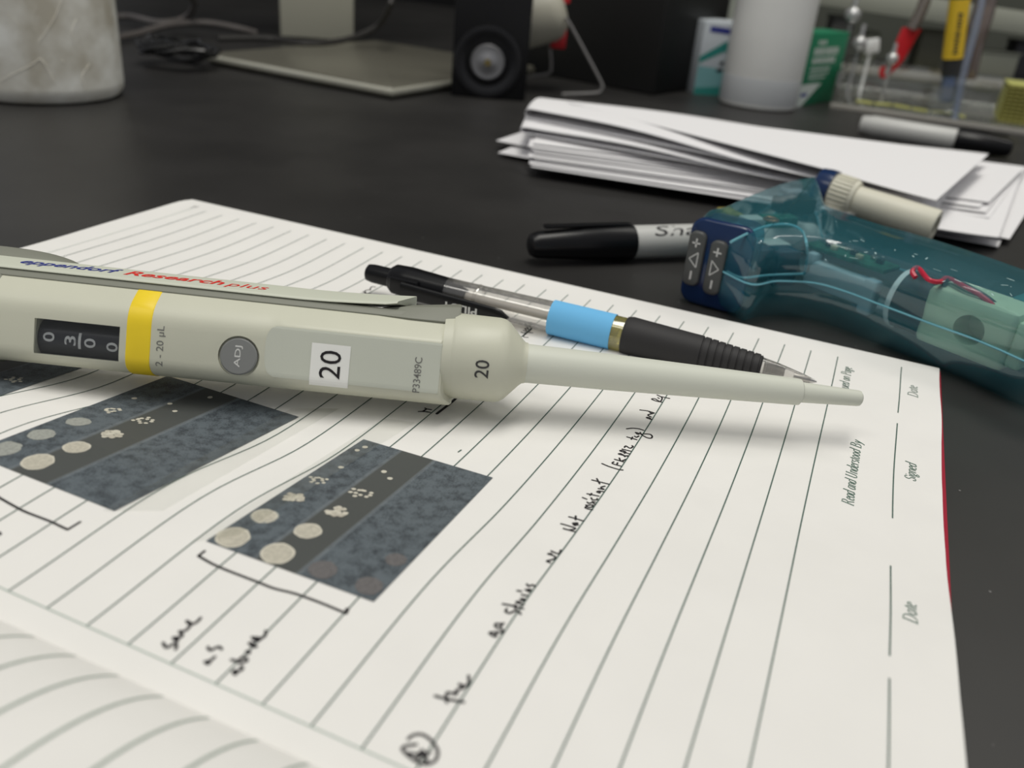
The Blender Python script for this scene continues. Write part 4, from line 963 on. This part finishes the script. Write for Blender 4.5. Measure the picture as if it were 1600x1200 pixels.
# large dark equipment case
ca = at(1020, 150, TZ); cb_ = at(1100, 138, TZ); ex = cb_-ca; ex[2] = 0; LX = np.linalg.norm(ex); ex /= LX; ey = np.cross(UP, ex); ey = -ey if ey @ RGT > 0 else ey
mb = MB(); mb.box(ca+ex*60+ey*95+UP*110, ex*60, ey*95, UP*110, mat('matt_black_case', (.014, .014, .0135), .5, .35), 2)
o = mb.build('equipment_case'); tag(o, 'large matt black equipment case standing behind the paper stack', 'case')
# wire stand with ivory cylinder
wp = at(905, 152, TZ)
ws_ = thing('wire_stand', wp, 'bent grey wire stand in front of the black case', 'stand')
WIRE = mat('grey_wire', (.34, .33, .32), .35, metal=.5)
mb = MB(); P = [stand(885, 30, wp), stand(893, 42, wp), stand(938, 126, wp), stand(940, 138, wp), stand(932, 145, wp), stand(878, 151, wp)]
P = [np.array([q[0], q[1], max(q[2], TZ+1.2)]) for q in P]; mb.tube(catmull(P, 5), 1.1, WIRE, 8)
P2 = [stand(858, 70, wp)+FWD*30, stand(861, 112, wp)+FWD*30, stand(852, 124, wp)+FWD*30, stand(800, 130, wp)+FWD*30]
mb.tube(catmull(P2, 5), 1.1, WIRE, 8); mb.tube(catmull([P[0], stand(870, 22, wp)+FWD*15, P2[0]], 5), 1.1, WIRE, 8); mb.build('wire_frame', ws_)
cy0 = stand(740, 60, wp)+FWD*14; cy1 = stand(872, 20, wp)+FWD*14; cdv = nrm(cy1-cy0); Lq = np.linalg.norm(cy1-cy0)
mb = MB(); mb.lathe(cy0, cdv, [(0, 17), (2, 20), (Lq-6, 20.5), (Lq, 18.5), (Lq+4.5, 13), (Lq+6.5, 5)], mat('ivory_cylinder', (.40, .385, .315), .5), 40)
o = mb.build('plastic_cylinder'); tag(o, 'ivory plastic cylinder resting on the wire stand, half hidden by the speaker', 'cylinder')
REDP = mat('red_plastic', (.62, .012, .02), .4)
mb = MB(); q = stand(873, 66, wp)+FWD*30; mb.box(q, RGT*6.0, FWD*4, UP*7.5, REDP, 1); q = stand(882, -4, wp)+FWD*20; mb.box(q, RGT*5, FWD*4, UP*5, REDP, 1)
mb.build('clamp_grip', ws_, label='red plastic grips')
# cables behind
CAB = mat('grey_cable', (.10, .09, .085), .5); CABD = mat('black_cable', (.012, .012, .012), .35)
def cable(pts, rad, m, label, name='cable'):
    P = [np.array(at(x, y, z)) for x, y, z in pts]; mb = MB(); mb.tube(catmull(P, 8), rad, m, 8); o = mb.build(name); tag(o, label, 'cable', 'cables behind the jar'); return o
cable([(150, 30, 4), (200, 26, 6), (250, 36, 8), (290, 28, 12), (303, 5, 30), (290, -15, 50)], 3.2, CAB, 'grey cable rising in a loop between jar and monitor foot')
cable([(150, 66, 3), (210, 54, 3), (262, 40, 8), (320, 36, 10), (370, 44, 8), (400, 52, 4)], 3.0, CAB, 'grey cable arching low across the back of the bench')
cable([(340, 60, 12), (420, 60, 12), (480, 68, 12), (540, 62, 14), (590, 40, 26), (612, 0, 50), (612, -30, 60)], 2.6, mat('dark_grey_cable', (.03, .028, .026), .45), 'dark cable crossing the aluminium monitor foot')
mb = MB()
cc_ = at(278, 92, 4); P = []
for k in range(150):
    a = k*.21; rr_ = 20+4*math.sin(k*.35)+2.5*math.sin(k*1.3); P.append(cc_+np.array([math.cos(a)*rr_*.9, math.sin(a)*rr_*1.25, 5+4.5*math.sin(a*1.4+k*.03)+k*.03]))
mb.tube(P, 2.0, CABD, 7); o = mb.build('coiled_cable'); tag(o, 'bundled coil of thin black cable between the jar and the monitor foot', 'cable')
# translucent white bottle
p, f, r = upright_dir(1180, 173); R1 = 62/(FPX/depth(p)); c = p+f*R1
BOT = mat('milky_plastic', (.78, .78, .75), .4, .4, noise=.03, nscale=20)
bt = thing('plastic_bottle', c, 'milky white plastic bottle between the teal box and the green box', 'bottle')
mb = MB(); mb.lathe(c, UP, [(0, R1-3), (1.5, R1-.8), (4, R1), (60, R1), (120, R1), (135, R1*.6), (145, R1*.45), (150, R1*.45)], BOT, 56); mb.build('bottle_body', bt)
mb = MB(); mb.lathe(c, UP, [(2.2, R1-.9), (4.2, R1+.05), (24, R1+.05), (24.2, R1-.1)], mat('filled_milky_plastic', (.62, .64, .65), .35, .4), 56, (False, False)); mb.build('liquid_level', bt, label='slightly darker band where liquid fills the base')
# box helper with a decorated front
def upbox(pl, pr, ptop, depth_mm, m, name, label, cat, lean=0.0):
    a = at(*pl, TZ); b_ = at(*pr, TZ); ex = b_-a; ex[2] = 0; W = np.linalg.norm(ex); ex /= W; n = np.cross(UP, ex); n = -n if n @ FWD < 0 else n
    tp = atp(*ptop, a, n); Ht = tp[2]-TZ
    t = thing(name, (a+b_)/2, label, cat); mb = MB(); mb.box(a+ex*W/2+n*depth_mm/2+UP*(Ht/2), ex*W/2, n*depth_mm/2, UP*Ht/2, m, .6); bx = mb.build('carton', t)
    def F(u, v, l=.15): return a+ex*W*u+UP*Ht*v-n*l
    return t, bx, F
TE = mat('teal_print', (.03, .25, .22), .5); WC = mat('white_card', (.52, .56, .60), .6); NV = mat('navy_print', (.04, .05, .28), .5); GC = mat('green_card', (.008, .20, .095), .5)
CW = mat('white_print', (.62, .68, .64), .6)
t, bx, F = upbox((1083, 147), (1160, 152), (1098, 32), 40, WC, 'carton_box', 'white and teal carton with a navy title, left of the milky bottle', 'box')
mb = MB()
for q, m, l in (([(0, 0), (1, 0), (1, .16), (0, .09)], TE, .15), ([(0, .09), (1, .16), (1, .34), (0, .40)], mat('pale_teal_print', (.20, .42, .44), .5), .15), ([(0, .52), (.45, .74), (1, .83), (1, .72), (.45, .60), (0, .43)], TE, .2), ([(.12, .86), (.55, .84), (.55, .92), (.12, .94)], NV, .2), ([(.38, .32), (.5, .33), (.5, .38), (.38, .37)], INK, .25), ([(.42, .42), (.5, .43), (.5, .48), (.42, .47)], INK, .25)):
    mb.add([F(u, v, l) for u, v in q], [list(range(len(q)))], m)
mb.build('carton_print', bx, smooth=0)
t, bx, F = upbox((1240, 168), (1302, 158), (1263, 52), 26, GC, 'carton_box', 'dark green carton with white lettering, right of the milky bottle', 'box')
mb = MB(); rr2 = random.Random(5)
for (v0, v1, u0, u1) in ((.84, .90, .26, .46), (.70, .80, .20, .82), (.58, .67, .20, .80), (.49, .53, .20, .72), (.43, .46, .20, .70), (.37, .40, .20, .6)):
    u = u0
    while u < u1-.03:
        ww = rr2.uniform(.035, .06); mb.add([F(u, v0), F(u+ww, v0), F(u+ww, v1), F(u, v1)], [[0, 1, 2, 3]], CW); u += ww+.018
mb.add([F(u, v, .15) for u, v in [(0, 0), (.16, .0), (.42, .20), (.56, .30), (.35, .31), (0, .30)]], [list(range(6))], CW)
mb.add([F(u, v, .25) for u, v in [(.10, .13), (.24, .14), (.24, .19), (.10, .18)]], [list(range(4))], NV)
mb.build('carton_print', bx, smooth=0)
p, f, r = upright_dir(1112, 128); p = p+f*45
t = thing('squat_tub', p, 'pale green-lidded tub standing behind the teal carton', 'tub')
mb = MB(); mb.lathe(p, UP, [(0, 15), (78, 15)], mat('pale_tub', (.55, .58, .50), .5), 32); mb.build('tub_body', t)
mb = MB(); mb.lathe(p+UP*78, UP, [(0, 16), (5, 16), (5.5, 15)], mat('pale_green_lid', (.25, .45, .28), .5), 32); mb.build('lid', t)
mb = MB(); mb.lathe(p+UP*83.5, UP, [(0, 15), (14, 15)], mat('pale_tub', (.55, .58, .50), .5), 32); mb.build('tub_top', t)

# clear acrylic rack with tools
ACR = clear('clear_acrylic', (.86, .88, .86), .3, .06, (.6, .6, .55), .08)
ra = at(1296, 168, TZ); rb = at(1605, 212, TZ); rx = rb-ra; rx[2] = 0; RW = np.linalg.norm(rx); rx /= RW; ry = np.cross(UP, rx); ry = -ry if ry @ FWD < 0 else ry
rack = thing('acrylic_rack', (ra+rb)/2, 'clear acrylic rack holding pens and glass tools at the right back corner', 'rack')
RP = lambda u, d, h: ra+rx*RW*u+ry*d+UP*h
def abox(mb, u0, u1, d0, d1, h0, h1, m, bev=.3):
    mb.box((RP(u0, d0, h0)+RP(u1, d1, h1))/2, rx*RW*(u1-u0)/2, ry*(d1-d0)/2, UP*(h1-h0)/2, m, bev)
mb = MB(); abox(mb, 0, 1.1, 0, 150, 0.2, 4.5, ACR); mb.build('base_plate', rack)
mb = MB(); abox(mb, 0, .02, 0, 150, 4.5, 30, ACR); abox(mb, 0, 1.1, 147, 150, 4.5, 30, ACR); mb.build('rack_wall', rack)
mb = MB(); abox(mb, .5, .66, 20, 55, 4.5, 26, ACR); mb.build('pen_socket', rack)
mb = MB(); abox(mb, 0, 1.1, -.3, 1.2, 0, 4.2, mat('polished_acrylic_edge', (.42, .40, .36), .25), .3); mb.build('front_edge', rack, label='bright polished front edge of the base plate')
YG = mat('yellow_green_strip', (.46, .46, .14), .5); YG2 = mat('dark_yellow_strip', (.25, .22, .04), .5)
mb = MB(); xs = [(.12, 30), (.22, 28), (.32, 36), (.42, 30), (.52, 26), (.60, 34), (.70, 22)]
for (u0, d0), (u1, d1) in zip(xs[:-1], xs[1:]):
    if random.random() < .9: mb.box((RP(u0, d0, 5.2)+RP(u1, d1, 5.2))/2, (RP(u1, d1, 0)-RP(u0, d0, 0))/2*.9, ry*4.5, UP*.5, YG, .2)
mb.build('yellow_marking', rack, label='yellow marked strip along the base')
for k in range(10):     # stack of tip combs
    mb = MB(); abox(mb, .86, 1.0, 25, 75, 5+k*3.1, 6.9+k*3.1, YG, .4)
    for q in range(5): abox(mb, .86+.03*q, .875+.03*q, 22, 25, 5+k*3.1, 6.7+k*3.1, YG2, .2)
    o = mb.build('strip_comb'); tag(o, 'flat yellow-green toothed strip in the stack at the right of the clear rack', 'comb', 'yellow strips stacked in the rack')
def rod(pts, r, m): mb = MB(); mb.tube(pts, r, m, 16); return mb
# yellow-labelled pen standing in the rack
b0 = stand(1476, 158, RP(.58, 38, 0)); b0 = RP(.59, 38, 5); S = lambda x, y: stand(x, y, b0)
t = thing('lab_pen', b0, 'upright pen with a yellow label and black ring standing in the clear rack', 'pen')
k = FPX/depth(b0)
def seg3(par, name, a, c, w, m): mb = MB(); A = S(*a); B = S(*c); mb.lathe(A, B-A, [(0, w/2/k), (np.linalg.norm(B-A), w/2/k)], m, 24); return mb.build(name, par)
mb_ = seg3(t, 'yellow_label', (1488, 91), (1500, -2), 29, mat('yellow_label', (.83, .55, .03), .5))
seg3(t, 'black_ring', (1485, 118), (1488, 91), 27, mat('black_ring', (.03, .03, .03), .5))
seg3(t, 'clear_lower_tube', (1477, 158), (1485, 118), 22, clear('blue_clear', (.55, .65, .85), .3, .3, (.25, .33, .55)))
seg3(t, 'upper_shaft', (1500, -2), (1510, -70), 26, mat('dark_shaft', (.05, .05, .05), .4))
mb = MB(); A = S(1484, 88); B = S(1496, 5); d_ = nrm(B-A); W2 = 14.6/k
rl = random.Random(8); tt = 3.0
while tt < np.linalg.norm(B-A)*.8:      # small worn marks, too blurred to read
    wq = rl.uniform(.9, 2.2); hq = rl.uniform(1.2, 2.4)
    mb.add([A+d_*(tt+a_)+RGT*(.6+b_)-FWD*(W2+.25) for a_, b_ in ((0, -hq), (wq, -hq), (wq, hq), (0, hq))], [[0, 1, 2, 3]], DKINK); tt += wq+rl.uniform(.6, 1.5)
mb.build('label_lettering', mb_, smooth=0)
# brown tube, glass tools and the red strap
def solo(name, label, cat, pts, r, m, P0=None, seg_=14):
    P0 = b0 if P0 is None else P0; mb = MB(); mb.tube(catmull([stand(x, y, P0) for x, y in pts], 6), r, m, seg_); return tag(mb.build(name), label, cat)
solo('brown_tube', 'brown glass tube leaning behind the yellow-labelled pen', 'tube', [(1508, 122), (1520, 70), (1536, 20), (1548, -40)], 9, clear('brown_glass', (.62, .52, .46), .3, .35, (.30, .22, .19), .1), RP(.62, 70, 0))
solo('clear_rod', 'thin pale clear rod standing at the right of the yellow-labelled pen', 'rod', [(1490, 195), (1502, 130), (1530, 20), (1540, -30)], 3.0, clear('bluish_rod', (.8, .85, .95), .3, .3, (.5, .58, .75)), RP(.66, 12, 0))
mb = MB(); P0 = RP(.36, 60, 0)
def strap(pts, w, m):
    P = [stand(x, y, P0) for x, y in pts]; mb.loft([[p+RGT*ww/2*math.cos(2*math.pi*j/12)+FWD*1.2*math.sin(2*math.pi*j/12) for j in range(12)] for p, ww in zip(catmull(P, 5), np.interp(np.linspace(0, 1, (len(P)-1)*5+1), np.linspace(0, 1, len(w)), w))], m)
strap([(1425, 44), (1412, 70), (1404, 95), (1392, 112), (1380, 122), (1378, 112), (1382, 104)], [17, 15, 8, 4, 4, 5, 5], REDP)
o = mb.build('red_strap'); tag(o, 'curved red plastic strap hanging in the clear rack', 'strap')
solo('tweezer_shaft', 'thin brown-grey shaft running up from the red strap', 'tool', [(1424, 46), (1440, 15), (1456, -30)], 5, clear('smoky_rod', (.6, .55, .5), .3, .4, (.3, .25, .22)), P0)
GLS = clear('bright_glass', (.75, .76, .76), .9, .35, (.9, .9, .9), .03); SHW = mat('shiny_white', (.85, .86, .85), .12, .6, coat=1)
def bulb(x, y, r, m, label, P0, bar=None):
    c = stand(x, y, P0); mb = MB(); mb.lathe(c-UP*r, UP, [(r-r*math.cos(a*math.pi/12), max(.05, r*math.sin(a*math.pi/12))) for a in range(13)], m, 24)
    mb.lathe(c+UP*r*.8, UP, [(0, r*.35), (r*1.6, r*.3)], GLS, 16); base = np.array([c[0], c[1], TZ+4.7]); mb.tube([base, c-UP*r*.8], 1.4, GLS, 10)
    return tag(mb.build('glass_bulb'), label, 'glassware', 'glass bulbs in the rack')
PB = RP(.12, 85, 0)
bulb(1332, 24, 7.5, GLS, 'uppermost round glass bulb above the green carton corner', PB)
bulb(1343, 68, 7, GLS, 'lower round glass bulb beside the green carton', PB)
bulb(1394, 92, 5.5, GLS, 'small glass bulb beside the red strap', RP(.33, 50, 0))
mb = MB(); c = stand(1362, 72, PB); mb.box(c, nrm(RGT+UP*.25)*6.5, FWD*3, nrm(UP-RGT*.25)*6.5, SHW, 1.5); mb.tube([np.array([c[0], c[1], TZ+4.7]), c-UP*5], 1.5, SHW, 10); tag(mb.build('white_cap'), 'small glossy white square cap among the glass bulbs', 'cap')

# shelf and stored things beyond the bench tools
SH = mat('shelf_steel', (.36, .37, .31), .5); DKS = mat('shadowed_steel', (.06, .06, .055), .5)
shf = thing('storage_shelf', RP(.5, 330, 0), 'grey metal storage shelf against the back wall at the right', 'shelf')
def sb(mb, a, c, th, m, P0, dpt=3):
    A = stand(*a, P0); B = stand(*c, P0); d_ = (B-A)/2; mb.box((A+B)/2+FWD*dpt, d_, FWD*dpt, UP*th/2, m, .3)
PS = RP(.5, 260, 0)
mb = MB(); sb(mb, (1270, -12), (1640, 42), 22, SH, PS, 60); mb.build('upper_board', shf)
mb = MB(); sb(mb, (1290, 104), (1640, 141), 9, mat('pale_shelf_lip', (.52, .48, .44), .5), PS, 3); mb.build('shelf_lip', shf)
mb = MB(); A = stand(1290, 112, PS); B = stand(1640, 149, PS); zc = (A[2]+TZ)/2
mb.box(((A+B)/2)*np.array([1, 1, 0])+UP*((TZ+min(A[2], B[2]))/2)+FWD*4, (B-A)*np.array([1, 1, 0])/2, FWD*2, UP*(min(A[2], B[2])-TZ)/2, mat('shelf_riser', (.16, .16, .145), .6), .3); mb.build('riser', shf)
rr3 = random.Random(11)
for k, (x, y, w_, h_, colr, lb) in enumerate(((1300, 95, 34, 62, (.10, .10, .09), 'dark grey bin left on the rear shelf'), (1348, 100, 22, 45, (.20, .21, .16), 'pale grey-green bottle on the rear shelf behind the glass bulbs'), (1440, 108, 40, 55, (.13, .13, .09), 'olive bin on the rear shelf behind the red strap'), (1545, 118, 60, 34, (.26, .27, .22), 'pale grey tray on the rear shelf behind the brown tube'), (1590, 120, 50, 50, (.035, .035, .04), 'dark bin at the right end of the rear shelf'))):
    P0 = PS+FWD*(25+8*(k % 3)); c = stand(x, y, P0); kk = FPX/depth(c); mb = MB(); hw_ = w_/2/kk; hh = h_/2/kk
    zb = c[2]; mb.box(np.array([c[0], c[1], zb+hh]), RGT*hw_, FWD*12, UP*hh, mat('bin_%d' % k, colr, .5), 2); mb.box(np.array([c[0], c[1], zb+2*hh+1]), RGT*(hw_+1), FWD*13, UP*1.2, mat('bin_%d' % k, colr, .5), .6)
    mb.box(np.array([c[0], c[1], (zb+TZ)/2]), RGT*hw_*.9, FWD*10, UP*(zb-TZ)/2, mat('bin_%d' % k, colr, .5), .5)
    tag(mb.build('storage_bin'), lb, 'bin')
